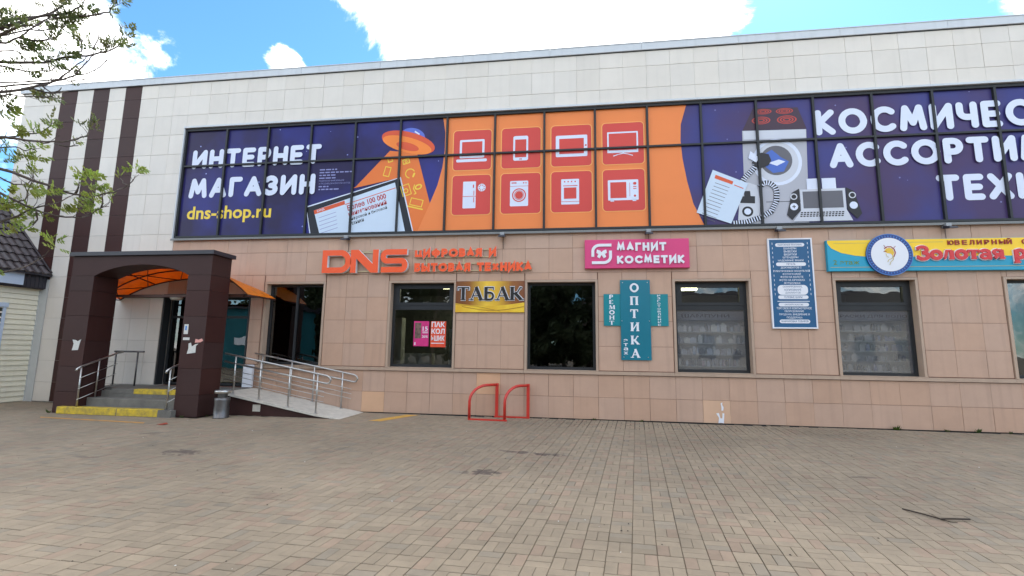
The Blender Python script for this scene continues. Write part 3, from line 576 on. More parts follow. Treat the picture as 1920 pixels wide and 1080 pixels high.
# posters stuck inside that glass
p = thing('window_poster', 'pink sale poster with a 20 percent offer in the shop window', 'poster', (1.47, .17, 1.72))
MB().flat(rect(1.27, 1.68, 1.7, 2.35), .176).build('sheet', 'poster_pink', p); MB().flat(rect(1.3, 1.47, 1.9, 2.31), .1745).build('picture', 'poster_photo', p)
m_ = MB(); put_text(m_, '15', 1.51, 1.65, 2.1, 2.21, .1745, .02); put_text(m_, '20%', 1.5, 1.66, 1.92, 1.98, .1744, .015); m_.flat(rect(1.51, 1.66, 2.04, 2.055), .1743).flat(rect(1.51, 1.66, 2.07, 2.08), .1743).flat(rect(1.3, 1.33, 1.73, 1.8), .1743); m_.build('lettering', 'sign_white', p)
p = thing('window_poster', 'orange poster with bold white lettering in the shop window', 'poster', (1.92, .17, 1.7))
MB().flat(rect(1.73, 2.14, 1.68, 2.35), .176).build('sheet', 'poster_orange', p); m_ = MB()
for k, (t_, a) in enumerate([('ПАК', 2.2), ('КОЛ', 2.02), ('ЬШИК', 1.84)]): put_text(m_, t_, 1.75, 2.11, a, a + .14, .1744 - k * .0003, .03)
m_.flat(rect(1.75, 2.1, 1.77, 1.79), .1735); m_.build('lettering', 'sign_white', p)

# ------------------------------------------------------------------ printed window band
def print_mat(name, c0, c1, c2):
    m = mat(name, c0, .3, spec=.2); t = m.node_tree; ns, lk = t.nodes, t.links; b = ns['Principled BSDF']; g = ns.new('ShaderNodeNewGeometry')
    nz = ns.new('ShaderNodeTexNoise'); nz.inputs['Scale'].default_value = .42; nz.inputs['Detail'].default_value = 4; lk.new(g.outputs['Position'], nz.inputs['Vector'])
    rp = ns.new('ShaderNodeValToRGB'); lk.new(nz.outputs['Fac'], rp.inputs[0]); e = rp.color_ramp.elements; e[0].position = .42; e[0].color = (*lin(c0), 1); e[1].position = .62; e[1].color = (*lin(c1), 1)
    vo = ns.new('ShaderNodeTexVoronoi'); vo.inputs['Scale'].default_value = 2.6; lk.new(g.outputs['Position'], vo.inputs['Vector'])
    lt = ns.new('ShaderNodeMath'); lt.operation = 'LESS_THAN'; lt.inputs[1].default_value = .055; lk.new(vo.outputs['Distance'], lt.inputs[0])
    x = ns.new('ShaderNodeMix'); x.data_type = 'RGBA'; lk.new(lt.outputs[0], x.inputs['Factor']); lk.new(rp.outputs[0], x.inputs[6]); x.inputs[7].default_value = (*lin(c2), 1); lk.new(x.outputs[2], b.inputs['Base Color'])
print_mat('print_purple', (46, 39, 74), (52, 54, 128), (150, 160, 220)); print_mat('print_violet', (74, 59, 98), (62, 64, 126), (120, 120, 170))
for nm, c in [('orange', (234, 132, 68)), ('orange_line', (244, 172, 96)), ('red', (206, 70, 62)), ('white', (214, 222, 240)), ('yellow', (238, 206, 70)), ('dark', (34, 34, 40)), ('screen', (200, 216, 234)), ('header', (212, 88, 48)), ('text_red', (176, 40, 36)),
              ('beam', (226, 118, 52)), ('ufo', (240, 132, 52)), ('ufo_dark', (214, 84, 48)), ('grey', (172, 174, 184)), ('silver', (198, 202, 212)), ('midgrey', (96, 96, 104)), ('dome', (90, 110, 200)), ('stove', (62, 44, 62)), ('burner', (190, 70, 60)), ('denim', (70, 104, 186)), ('lilac', (138, 140, 190))]:
    mat('print_' + nm, c, .32, spec=.3, noise=(.8, .03))
band = MB(); ym = -.018
MX = [-5.9 + 1.3235 * i for i in range(18)]; MX[-1] = XR - .02
band.box(BAND[0] + .001, XR, ym, .1, 4.685, 4.74).box(BAND[0] + .001, XR, ym, .1, 7.92, 8.0)
band_o = band.build('window_band', 'frame_dark', B)
for i, x in enumerate(MX): MB().box(x - .026, x + .026, ym - .003, .1, 4.741, 7.919).build('mullion', 'frame_dark', band_o)
for a, b in zip(MX[:-1], MX[1:]): MB().box(a + .027, b - .027, ym, .1, 6.812, 6.858).build('transom', 'frame_dark', band_o)
for i, (a, b) in enumerate(zip(MX[:-1], MX[1:])):
    mt = 'print_purple' if i < 6 else ('print_violet' if i >= 10 else 'print_orange')
    for z0, z1 in ((4.741, 6.811), (6.859, 7.919)): MB().box(a + .027, b - .027, .04 + random.uniform(0, .003), .06, z0, z1).build('pane', mt, band_o)
MB().box(BAND[0] - .02, XR, -.1, .03, 4.625, 4.65).box(BAND[0] - .02, XR, -.105, -.09, 4.59, 4.624).build('band_sill', 'sill_metal', B)
MB().box(BAND[0] - .03, XR, -.075, .02, 8.001, 8.05).build('band_head', 'white_metal', B)
MB().box(-5.96, -5.932, -.06, .1, 4.65, 8.0).build('band_jamb', 'white_metal', B)
YP = .036
def pr(name, mt, fn, y=YP):
    m_ = MB(); fn(m_, y); return m_.build(name, mt, band_o)
def strips(pts_poly, y, m_, zsplit=None): m_.flat(pts_poly, y)
# orange field edges
left = [(1.91, 7.919), (1.98, 7.5), (1.98, 6.98), (1.93, 6.51), (1.81, 6.01), (1.6, 5.47), (1.3, 4.742)]
pr('print_field', 'print_orange', lambda m_, y: m_.flat(left[::1] + [(2.04, 4.742), (2.04, 7.919)], y))
pr('print_field', 'print_orange', lambda m_, y: m_.flat([(7.36, 7.919), (7.36, 4.742), (8.64, 4.742), (8.40, 5.3), (8.27, 5.9), (8.18, 6.5), (8.15, 6.98), (8.17, 7.4), (8.32, 7.919)], y))
# left lettering
pr('lettering', 'print_white', lambda m_, y: round_text(m_, 'ИНТЕРНЕТ', -5.66, -1.6, 6.76, 7.34, .145, y))
pr('lettering', 'print_white', lambda m_, y: round_text(m_, 'МАГАЗИН', -5.66, -1.72, 5.87, 6.47, .15, y))
pr('lettering', 'print_yellow', lambda m_, y: put_text(m_, 'dns-shop.ru', -5.64, -3.0, 5.12, 5.62, y, .022))
def small(m_, y):
    rs = random.Random(2)
    for k, t_ in enumerate([(.2, .5), (.3, .9), (.2, .5), (.3, .5), 'ПОДРОБНАЯ ИНФОРМАЦИЯ', 'У ПРОДАВЦОВ-КОНСУЛЬТАНТОВ', (.1, .3), (.2, .5)]):
        z = 6.55 - .082 * k
        if isinstance(t_, str): put_text(m_, t_, -1.62, -1.62 + .037 * len(t_), z, z + .055, y - .0002 * k)
        else:
            x = -1.62
            while x < -1.62 + t_[1]:
                l = rs.uniform(.05, .16); m_.flat(rect(x, x + l, z + .01, z + .045), y); x += l + .03
pr('small_print', 'print_lilac', small)['kind'] = 'stuff'
# saucer, beam and tablet
pr('print_beam', 'print_beam', lambda m_, y: m_.flat([(-.62, 6.0), (-.52, 6.05), (.42, 7.05), (1.2, 6.95), (1.62, 5.5), (1.3, 4.742), (1.0, 4.742), (.74, 6.26)][::-1], y - .001))
def ufo(m_, y):
    a = R_(-17); 
    def E(cx, cz, rx, rz, n=30): return [(cx + p[0] * math.cos(a) - p[1] * math.sin(a), cz + p[0] * math.sin(a) + p[1] * math.cos(a)) for p in ell(0, 0, rx, rz, n)]
    m_.flat(E(1.06, 7.44, .36, .24), y - .002, 2); m_.flat(E(.93, 7.27, .8, .3), y - .003, 1); m_.flat(E(.9, 7.2, .74, .22), y - .004, 0); m_.flat(E(.92, 7.15, .34, .11), y - .005, 1)
    m_.flat([(1.1, 7.56), (1.24, 7.47), (1.26, 7.5), (1.12, 7.6)], y - .006, 3)
m_ = MB(); ufo(m_, YP); m_.build('print_saucer', ['print_ufo', 'print_ufo_dark', 'print_dome', 'print_white'], band_o)
def tab(m_, y):
    m_.flat([(-1.96, 5.52), (-1.79, 4.742), (1.19, 4.742), (.77, 6.28)], y - .0025, 2)
    m_.flat([(-1.93, 5.49), (-1.76, 4.743), (1.16, 4.743), (.74, 6.25)], y - .003, 0); m_.flat([(-1.71, 5.4), (-1.5, 4.744), (.96, 4.744), (.61, 6.13)], y - .004, 1)
    m_.flat([(-1.71, 5.4), (-1.68, 5.29), (-.8, 5.55), (-.82, 5.66)], y - .005, 3); m_.flat([(-.8, 5.555), (-.79, 5.535), (.64, 5.965), (.635, 5.985)], y - .005, 3)
    for k in range(5): m_.flat([(-1.55 + .02 * k, 5.19 - .11 * k), (-1.55 + .02 * k, 5.175 - .11 * k), (-1.05 + .02 * k, 5.33 - .11 * k), (-1.05 + .02 * k, 5.345 - .11 * k)], y - .005, 4)
    rt = R_(16.8)
    put_text(m_, 'Более 100 000', -.7, .44, 5.36, 5.52, y - .006, .02, 5, rot=rt); put_text(m_, 'наименований', -.66, .46, 5.2, 5.34, y - .0062, .015, 5, rot=rt)
    put_text(m_, 'цифровой и бытовой', -.64, .48, 5.05, 5.16, y - .0064, .008, 0, rot=rt); put_text(m_, 'техники', -.61, -.2, 4.94, 5.03, y - .0066, .008, 0, rot=rt); put_text(m_, 'DNS', -1.6, -1.38, 5.345, 5.41, y - .0068, .01, 2, rot=rt)
m_ = MB(); tab(m_, YP); m_.build('print_tablet', ['print_dark', 'print_screen', 'print_white', 'print_header', 'print_lilac', 'print_text_red'], band_o)
def gadgets(m_, y):
    y -= .002
    def loop(pts, w_=.022): strokes(m_, [(pts + [pts[0]], w_, 'r')], y)
    def ro(cx, cz, a, pts): a = R_(a); return [(cx + p[0] * math.cos(a) - p[1] * math.sin(a), cz + p[0] * math.sin(a) + p[1] * math.cos(a)) for p in pts]
    loop(ro(.37, 6.45, -14, rect(-.08, .08, -.13, .13))); loop(ro(.44, 6.78, 15, rect(-.06, .06, -.05, .05)), .03); loop(ro(.9, 6.72, 15, rect(-.09, .09, -.06, .06)), .03); loop(ell(.9, 6.72, .03, .03, 8))
    strokes(m_, [(ro(1.03, 6.37, 10, arc(0, 0, .13, .13, 20, 250, 10)), .025, 'r'), ([(1.15, 6.36), (1.12, 6.28)], .05, 'r')], y); loop(ro(.93, 5.9, 18, rect(-.12, .12, -.15, .15))); loop(ell(.93, 5.88, .06, .06, 10))
    loop(ro(1.28, 5.98, 25, ell(0, 0, .09, .06, 10)), .035); strokes(m_, [(ro(1.2, 5.92, 0, [(-.03, .12), (-.06, .02), (.02, -.12), (-.03, -.14)]), .025, 'r')], y)
    loop(ro(1.24, 5.54, -14, rect(-.17, .17, -.09, .1))); strokes(m_, [(ro(1.2, 5.4, -14, [(-.23, 0), (.22, 0)]), .035, 'r')], y)
m_ = MB(); gadgets(m_, YP); m_.build('print_gadgets', 'print_yellow', band_o)
# eight icons
def icons():
    for i in range(4):
        xc = 2.735 + 1.3235 * i + .012
        for zc, h in ((6.965, .56), (5.71, .545)):
            m_ = MB(); m_.flat(rrect(xc - .545, xc + .545, zc - h - .02, zc + h + .02, .11), YP + .0005, 1); m_.flat(rrect(xc - .52, xc + .52, zc - h, zc + h, .09), YP - .001, 0); m_.build('icon_panel', ['print_red', 'print_orange_line'], band_o)
    W_, D_ = 0, 1; y = YP - .003; y2 = y - .002; hold = [MB()]
    class Cur:
        def __getattr__(s_, k): return getattr(hold[0], k)
    m_ = Cur()
    def done(nm): hold[0].build('icon_' + nm, ['print_white', 'print_red'], band_o); hold[0] = MB()
    def rr(a, b, c, d, mi=0, yy=y, r=.03): m_.flat(rrect(a, b, c, d, r), yy, mi)
    rr(2.4, 3.08, 6.74, 7.26); m_.flat(rect(2.46, 3.02, 6.8, 7.2), y2, 1); rr(2.31, 3.15, 6.63, 6.71); done('laptop')
    rr(3.86, 4.26, 6.61, 7.3, r=.05); m_.flat(rect(3.91, 4.21, 6.7, 7.2), y2, 1); m_.flat(rrect(4.02, 4.1, 6.64, 6.665, .01), y2, 1); done('phone')
    rr(4.99, 5.81, 6.66, 7.25); m_.flat(rect(5.08, 5.72, 6.74, 7.16), y2, 1); m_.flat(ell(5.77, 6.96, .025, .025, 10), y2, 1); done('tablet')
    rr(6.32, 7.1, 6.71, 7.28, r=.015); m_.flat(rect(6.36, 7.06, 6.78, 7.24), y2, 1); m_.flat([(6.47, 6.61), (6.6, 6.66), (6.72, 6.68), (6.84, 6.66), (6.96, 6.61), (6.96, 6.64), (6.72, 6.71), (6.47, 6.64)], y); done('television')
    rr(2.52, 2.87, 5.34, 6.08, r=.02); m_.flat(rect(2.52, 2.87, 5.66, 5.675), y2, 1); m_.flat(rect(2.79, 2.82, 5.9, 5.99), y2, 1); m_.flat(rect(2.81, 2.83, 5.5, 5.64), y2, 1); m_.flat(rect(2.81, 2.83, 5.69, 5.82), y2, 1)
    for k in range(4): a = R_(45 * k); strokes(m_, [([(3.03 - .09 * math.cos(a), 5.9 - .09 * math.sin(a)), (3.03 + .09 * math.cos(a), 5.9 + .09 * math.sin(a))], .03, 'b')], y - .0004 * k)
    m_.ring(ell(3.03, 5.9, .105, .105), ell(3.03, 5.9, .085, .085), y - .003, y - .001)
    done('fridge')
    rr(3.79, 4.27, 5.36, 6.05, r=.03); m_.ring(ell(4.03, 5.66, .185, .185), ell(4.03, 5.66, .155, .155), y2, y, 1); m_.ring(ell(4.03, 5.66, .13, .13), ell(4.03, 5.66, .115, .115), y2, y, 1); m_.flat(ell(4.03, 5.66, .105, .105), y2, 1); m_.flat(rect(3.83, 3.96, 5.98, 6.01), y2, 1); m_.flat(rect(3.79, 4.27, 5.9, 5.91), y2, 1); m_.flat(ell(4.15, 5.99, .018, .018, 8), y2, 1); m_.flat(ell(4.21, 5.99, .018, .018, 8), y2, 1); done('washer')
    rr(5.13, 5.59, 5.37, 6.05, r=.02); m_.flat(rect(5.2, 5.52, 5.52, 5.82), y2, 1); m_.flat(rect(5.13, 5.59, 5.44, 5.452), y2, 1); m_.flat(rect(5.18, 5.55, 5.86, 5.88), y2, 1)
    for k in range(4): m_.flat(ell(5.22 + .09 * k, 5.98, .02, .02, 8), y2, 1)
    done('cooker')
    rr(6.32, 7.08, 5.44, 5.98, r=.02); m_.flat(rect(6.38, 6.78, 5.5, 5.92), y2, 1); m_.flat(rect(6.86, 6.87, 5.54, 5.9), y2, 1); m_.flat(rrect(6.95, 7.03, 5.84, 5.91, .03), y2, 1); m_.flat(rect(6.95, 7.03, 5.78, 5.8), y2, 1); m_.flat(rect(6.95, 7.03, 5.73, 5.75), y2, 1); m_.flat(ell(6.99, 5.55, .03, .03, 10), y2, 1); m_.flat(rect(6.38, 6.47, 5.41, 5.45), y); m_.flat(rect(6.93, 7.02, 5.41, 5.45), y); done('microwave')
icons()
# sheet of paper, cooker with washing machine door, vacuum cleaner, game laptop
def machine(m_, y):
    m_.flat([(9.93, 7.74), (9.65, 7.16), (11.14, 7.13), (10.97, 7.7)], y, 0)
    for cx, cz, rx, rz in [(10.16, 7.63, .2, .07), (10.66, 7.62, .2, .075), (10.1, 7.4, .22, .1), (10.7, 7.39, .23, .11)]:
        for k in range(3): m_.ring(ell(cx, cz, rx * (1 - .3 * k), rz * (1 - .3 * k), 20), ell(cx, cz, rx * (.86 - .3 * k), rz * (.84 - .3 * k), 20), y - .0015, y - .0005, 1)
    m_.flat([(9.64, 7.15), (9.6, 4.744), (11.04, 4.744), (11.13, 7.12)], y, 2); m_.flat([(9.66, 7.14), (9.66, 6.92), (11.11, 6.9), (11.12, 7.11)], y - .001, 3)
    m_.flat(ell(10.41, 6.3, .57, .6, 36), y - .002, 4); m_.flat(ell(10.4, 6.3, .5, .52, 36), y - .003, 3); m_.flat(ell(10.39, 6.34, .37, .38, 32), y - .004, 5)
    m_.flat([(10.12, 6.2), (10.3, 6.02), (10.55, 6.05), (10.68, 6.3), (10.5, 6.42), (10.3, 6.62), (10.14, 6.52)], y - .005, 6); m_.flat([(10.2, 6.28), (10.4, 6.2), (10.6, 6.3), (10.45, 6.36)], y - .006, 4)
    m_.flat(rect(10.1, 11.05, 5.28, 5.3), y - .001, 7)
m_ = MB(); machine(m_, YP); m_.build('print_machine', ['print_stove', 'print_burner', 'print_grey', 'print_silver', 'print_white', 'print_midgrey', 'print_denim', 'print_midgrey'], band_o)
def vac(m_, y):
    y -= .008
    m_.flat([(9.42, 4.76), (9.9, 4.8), (9.97, 5.3), (9.9, 5.72), (9.7, 5.8), (9.5, 5.5)], y, 0); m_.flat([(9.5, 5.28), (9.84, 5.26), (9.85, 5.44), (9.75, 5.45), (9.74, 5.58), (9.6, 5.58), (9.6, 5.45), (9.5, 5.44)], y - .001, 1); m_.flat(ell(9.66, 5.06, .13, .13, 18), y - .001, 1); m_.flat(ell(9.66, 5.06, .08, .08, 16), y - .002, 2)
    hose = [(9.5, 5.7), (9.62, 5.9), (9.86, 6.15), (9.95, 6.3)]; h2 = [(9.96, 5.66)] + arc(10.13, 5.5, .22, .27, 110, 0, 8) + [(10.33, 5.3), (10.2, 5.05), (9.95, 4.9), (9.6, 4.79), (9.3, 4.77)]
    for P_ in (hose, h2):
        strokes(m_, [(P_, .13, 's')], y - .002, 1)
        q = [Vector(p_) for p_ in P_]; acc = 0
        for a, b in zip(q[:-1], q[1:]):
            n = max(1, int((b - a).length / .055)); d = (b - a).normalized(); nn = Vector((-d.y, d.x)) * .06
            for k in range(n):
                c = a + (b - a) * (k + .5) / n; strokes(m_, [([tuple(c - nn), tuple(c + nn)], .026, 'b')], y - .0125 - .00001 * k, 2)
    m_.flat([(9.82, 6.3), (9.96, 6.12), (10.2, 6.22), (10.27, 6.34), (10.22, 6.5), (10.05, 6.55), (9.95, 6.5)], y - .0135, 1); m_.flat([(9.74, 6.42), (9.92, 6.3), (10.0, 6.42), (9.8, 6.6)], y - .0145, 2)
m_ = MB(); vac(m_, YP); m_.build('print_vacuum', ['print_silver', 'print_dark', 'print_white'], band_o)
def gamer(m_, y):
    y -= .014
    for sx, fx in ((10.86, 1), (11.9, -1)):
        pts = [(sx, 5.6), (sx - .17 * fx, 5.5), (sx - .31 * fx, 4.95), (sx - .2 * fx, 4.82), (sx, 5.05)]; m_.flat(pts if fx > 0 else pts[::-1], y, 0)
        m_.flat(ell(sx - .13 * fx, 5.4, .08, .08, 14), y - .001, 2); m_.flat(ell(sx - .13 * fx, 5.4, .055, .055, 14), y - .002, 0); m_.flat(ell(sx - .14 * fx, 5.15, .09, .09, 14), y - .001, 1)
    m_.flat([(10.99, 5.15), (11.0, 5.13), (11.0, 5.17)], y - .002, 0); m_.flat(rect(10.68, 10.76, 5.14, 5.16), y - .002, 0); m_.flat(rect(10.71, 10.73, 5.11, 5.19), y - .0025, 0)
    m_.flat(rect(11.04, 11.34, 5.57, 5.84), y, 1); m_.flat(rect(11.38, 11.69, 5.57, 5.84), y, 1)
    m_.flat([(10.87, 5.57), (10.87, 5.05), (10.68, 4.78), (12.0, 4.78), (11.88, 5.05), (11.88, 5.58)], y - .003, 2); m_.flat(rect(10.93, 11.82, 5.1, 5.52), y - .004, 3)
    for rr_ in range(3):
        for k in range(14): m_.flat(rect(10.86 + .07 * k - .01 * rr_, 10.91 + .07 * k - .01 * rr_, 4.98 - .045 * rr_, 5.01 - .045 * rr_), y - .004, 0)
m_ = MB(); gamer(m_, YP); m_.build('print_console', ['print_dark', 'print_white', 'print_silver', 'print_midgrey'], band_o)
def sheet(m_, y):
    y -= .025
    m_.flat([(8.89, 6.15), (8.46, 5.06), (9.26, 4.76), (9.7, 5.77)], y, 0); m_.flat([(8.95, 6.02), (8.92, 5.93), (9.33, 5.75), (9.36, 5.83)], y - .001, 1); m_.flat([(9.38, 5.75), (9.37, 5.73), (9.58, 5.63), (9.59, 5.65)], y - .001, 1)
    for k in range(11):
        a = Vector((8.93 - .038 * k, 5.82 - .085 * k)); m_.flat([tuple(a), tuple(a + Vector((-.004, -.012))), tuple(a + Vector((.33, -.155))), tuple(a + Vector((.334, -.143)))], y - .001, 2)
m_ = MB(); sheet(m_, YP); m_.build('print_sheet', ['print_screen', 'print_header', 'print_midgrey'], band_o)
pr('lettering', 'print_white', lambda m_, y: round_text(m_, 'КОСМИЧЕС', 11.34, 16.0, 6.94, 7.6, .155, y))
pr('lettering', 'print_white', lambda m_, y: round_text(m_, 'АССОРТИМ', 11.6, 16.2, 6.09, 6.72, .155, y))
pr('lettering', 'print_white', lambda m_, y: round_text(m_, 'ТЕХН', 13.86, 15.98, 5.2, 5.83, .155, y))
# ------------------------------------------------------------------ entrance: doors, portico, canopy, steps, ramp
d = MB(); d.box(-5.95, -3.4, .2, .24, .56, .62).box(-5.95, -3.4, .2, .24, 2.92, 3.0)
for x in (-5.95, -5.1, -4.3, -3.46): d.box(x, x + .06, .19, .25, .62, 2.92)
d.box(-5.89, -3.46, .2, .24, 2.4, 2.47)
door = d.build('entrance_door', 'frame_dark', B)
for a, b in ((-5.89, -5.1), (-5.04, -4.3), (-4.24, -3.46)):
    MB().box(a, b, .215, .221, .62, 2.4).build('pane', 'tinted_glass', door); MB().box(a, b, .215, .221, 2.47, 2.92).build('pane', 'tinted_glass', door)
for x in (-4.98, -4.38): MB().tube([(x, .19, 1.3), (x, .13, 1.32), (x, .13, 1.88), (x, .19, 1.9)], .014, 8).build('handle', 'steel', door)
MB().box(-6.1, -3.3, .6, .62, .5, 3.1).box(-6.1, -6.08, .31, .6, .5, 3.1).box(-3.32, -3.3, .31, .6, .5, 3.1).box(-6.1, -3.3, .31, .6, 3.08, 3.1).build('lobby', 'black_void', B)
MB().box(-6.02, -5.974, -.02, .19, .56, 3.012).box(-3.386, -3.345, -.02, .19, .56, 3.012).box(-6.02, -3.345, -.021, .19, 3.012, 3.06).build('door_trim', 'frame_dark', B)

P = thing('entrance_portico', 'dark brown tiled portico with an arched opening in front of the entrance', 'portico', (-5.0, -1.45, 0))
PX = (-6.95, -6.29, -3.71, -3.1); PY0, PY1 = -1.75, -1.13
a_ = arc(-5.0, 2.12, 1.85, 1.44, 46, 134, 16); a_ = [(p[0], p[1]) for p in a_]; k = (PX[2] - PX[1]) / (a_[0][0] - a_[-1][0]); a_ = [(-5.0 + (p[0] + 5.0) * k, 3.31 + (p[1] - a_[0][1]) * (.27 / (2.12 + 1.44 - a_[0][1]))) for p in a_]
MB().prism([(PX[0] + .004, 3.31)] + a_[::-1] + [(PX[3] - .004, 3.31), (PX[3] - .004, 3.8), (PX[0] + .004, 3.8)], PY0 + .004, PY1, 0).build('lintel', 'brown_tile', P)
for x0, x1 in ((PX[0], PX[1]), (PX[2], PX[3])):
    pil = MB().box(x0 + .012, x1 - .012, PY0 + .014, PY1 - .012, 0, 3.309).build('pillar', 'joint_dark', P); z = .01
    for zz in (.5, 1.1, 1.71, 2.32, 2.93, 3.305):
        piece('tile', 'brown_tile', pil, x0 + .002, x1 - .002, z + .003, zz - .003, PY0, PY0 + .014, .001)
        piece('tile', 'brown_tile', pil, PY0 + .002, PY1 - .002, z + .003, zz - .003, x1 + 0, x1 + .014, .001, face='+x')
        piece('tile', 'brown_tile', pil, x0 + .002, x1 - .002, z + .003, zz - .003, PY1 - .012, PY1, .001)
        if x0 == PX[0]: pass
        z = zz
    MB().box(x0 - .001, x0 + .012, PY0 + .015, PY1 - .014, 0, 3.3).build('side_panel', 'brown_tile', pil)
MB().box(PX[0] - .06, PX[3] + .06, PY0 - .06, PY1 + .06, 3.805, 3.9).build('cap', 'fascia_metal', P)
# papers left on the pillars
def notice(label, pts, y, mt='paper', lines=True):
    cx = sum(p[0] for p in pts) / len(pts); o = MB().prism(pts, y - .003, y - .0005).build('paper_notice', mt, None, (cx, y, min(p[1] for p in pts))); tag(o, label, 'notice'); return o
notice('torn white notice on the left portico pillar', [(-6.63, 1.48), (-6.46, 1.49), (-6.44, 1.62), (-6.41, 1.75), (-6.5, 1.7), (-6.56, 1.73), (-6.65, 1.74), (-6.6, 1.64)], PY0)
notice('torn white notice with ragged top on the right portico pillar', [(-3.52, 1.44), (-3.3, 1.47), (-3.3, 1.63), (-3.24, 1.68), (-3.33, 1.66), (-3.41, 1.61), (-3.44, 1.7), (-3.5, 1.68), (-3.49, 1.56)], PY0)
notice('scrap of pink paper beside the torn notice on the right pillar', [(-3.34, 1.7), (-3.2, 1.71), (-3.13, 1.75), (-3.17, 1.8), (-3.25, 1.77), (-3.33, 1.79)], PY0, 'paper_pink')
notice('narrow white label strip on the right portico pillar', rect(-3.66, -3.49, 1.76, 1.82), PY0)
o = notice('small upright white card with a blue emblem on the right pillar', rect(-3.66, -3.55, 1.9, 2.13), PY0); MB().flat(rect(-3.63, -3.585, 1.99, 2.09), PY0 - .005).build('emblem', 'sign_lightblue', o)
# orange barrel canopy
C_ = thing('entrance_canopy', 'arched orange translucent canopy on a brown steel frame over the doors', 'canopy', (-5, -.6, 2.9))
ca = [(x_, z_) for x_, z_ in arc(-5.0, .95, 3.3, 2.86, 43.5, 136.5, 20)]
cz = lambda z, y: 2.92 + (z - 2.92) * (.66 + .34 * (-y) / 1.1)   # the vault drops towards the wall
def barrel(m_, y0, y1, t):
    n = len(ca); vs = [(x, y, cz(z, y)) for y in (y0, y1) for x, z in ca] + [(x, y, cz(z, y) + t) for y in (y0, y1) for x, z in ca]; fs = []
    for i in range(n - 1): fs += [(i, i + 1, n + i + 1, n + i), (2 * n + i, 3 * n + i, 3 * n + i + 1, 2 * n + i + 1), (i, 2 * n + i, 2 * n + i + 1, i + 1), (n + i, n + i + 1, 3 * n + i + 1, 3 * n + i)]
    fs += [(0, n, 3 * n, 2 * n), (n - 1, 3 * n - 1, 4 * n - 1, 2 * n - 1)] ; m_.add(vs, fs)
for y0, y1 in ((-1.1, -.56), (-.555, -.02)): m_ = MB(); barrel(m_, y0, y1, .008); m_.build('sheet', 'canopy_orange', C_)
for y in (-1.08, -.56, -.04): MB().tube([(x, y, cz(z, y) - .025) for x, z in ca], .018, 6).build('rib', 'canopy_steel', C_)
for x, z in (ca[0], ca[5], ca[10], ca[15], ca[-1]): MB().tube([(x, -1.1, cz(z, -1.1) - .03), (x, -.02, cz(z, -.02) - .03)], .016, 6).build('purlin', 'canopy_steel', C_)
m_ = MB()
for i in range(0, 20, 4):
    (x0, z0), (x1, z1), (x2, z2) = ca[i], ca[min(i + 2, 20)], ca[min(i + 4, 20)]; MB().tube([(x0, -1.08, cz(z0, -1.08) - .04), (x1, -.56, cz(z1, -.56) - .04), (x2, -1.08, cz(z2, -1.08) - .04)], .012, 6).build('brace', 'canopy_steel', C_); MB().tube([(x0, -.04, cz(z0, -.04) - .04), (x1, -.56, cz(z1, -.56) - .045), (x2, -.04, cz(z2, -.04) - .04)], .012, 6).build('brace', 'canopy_steel', C_)
MB().box(-7.3, -2.75, -1.07, -1.02, 2.86, 2.92).box(-7.3, -2.75, -.07, -.02, 2.96, 3.02).build('beam', 'canopy_steel', C_)
for x in (-5.3, -4.75):
    o = MB().lathe([(.02, 2.95), (.13, 2.96), (.15, 2.9), (.12, 2.86), (.02, 2.85)], x, -.35, 18).build('canopy_lamp', 'ceiling_lamp', None, (x, -.35, 2.85)); tag(o, 'round pale lamp under the orange canopy, ' + ('left' if x < -5 else 'right') + ' of the pair', 'lamp')
# steps and landing
ST = thing('entrance_steps', 'three worn concrete steps with yellow painted edges under the portico', 'steps', (-5, -1.5, 0))
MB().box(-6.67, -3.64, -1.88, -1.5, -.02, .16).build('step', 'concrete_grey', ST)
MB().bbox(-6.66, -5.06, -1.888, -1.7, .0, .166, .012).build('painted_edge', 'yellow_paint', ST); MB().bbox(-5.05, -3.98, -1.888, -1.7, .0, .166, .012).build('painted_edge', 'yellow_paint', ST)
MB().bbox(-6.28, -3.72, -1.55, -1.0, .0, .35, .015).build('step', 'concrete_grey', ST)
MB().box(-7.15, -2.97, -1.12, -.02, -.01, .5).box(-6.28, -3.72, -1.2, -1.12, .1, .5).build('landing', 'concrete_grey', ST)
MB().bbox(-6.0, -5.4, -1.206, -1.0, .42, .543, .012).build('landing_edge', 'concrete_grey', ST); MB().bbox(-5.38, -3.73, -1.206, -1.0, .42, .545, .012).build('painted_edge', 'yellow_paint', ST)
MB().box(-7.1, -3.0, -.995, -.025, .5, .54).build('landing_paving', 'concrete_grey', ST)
# ramp
RP = thing('wheelchair_ramp', 'concrete wheelchair ramp with a brown side wall sloping down along the facade', 'ramp', (-1.5, -.6, 0))
rz = lambda x: max(.0, .54 * (-(x) + .05) / 3.0)
MB().prism([(-2.96, 0), (-.3, 0), (-.3, rz(-.3) - .06), (-2.96, rz(-2.96) - .06)], -1.16, -.03).build('side_wall', 'brown_tile', RP)
x = -2.96
for k in range(5):
    x1 = x + .62 if k < 4 else .1; m_ = MB(); m_.add([(x + .003, -1.25, rz(x) - .05), (x1 - .003, -1.25, max(-.012, rz(x1) - .05)), (x1 - .003, -.03, max(-.012, rz(x1) - .05)), (x + .003, -.03, rz(x) - .05), (x + .003, -1.25, rz(x) + .004), (x1 - .003, -1.25, rz(x1) + .004), (x1 - .003, -.03, rz(x1) + .004), (x + .003, -.03, rz(x) + .004)], [(0, 3, 2, 1), (4, 5, 6, 7), (0, 1, 5, 4), (1, 2, 6, 5), (2, 3, 7, 6), (3, 0, 4, 7)]); m_.build('slab', 'concrete', RP); x = x1
m_ = MB(); m_.flat(rect(-2.16, -1.96, .1, .26), -1.164); m_.build('patch', 'concrete', RP)
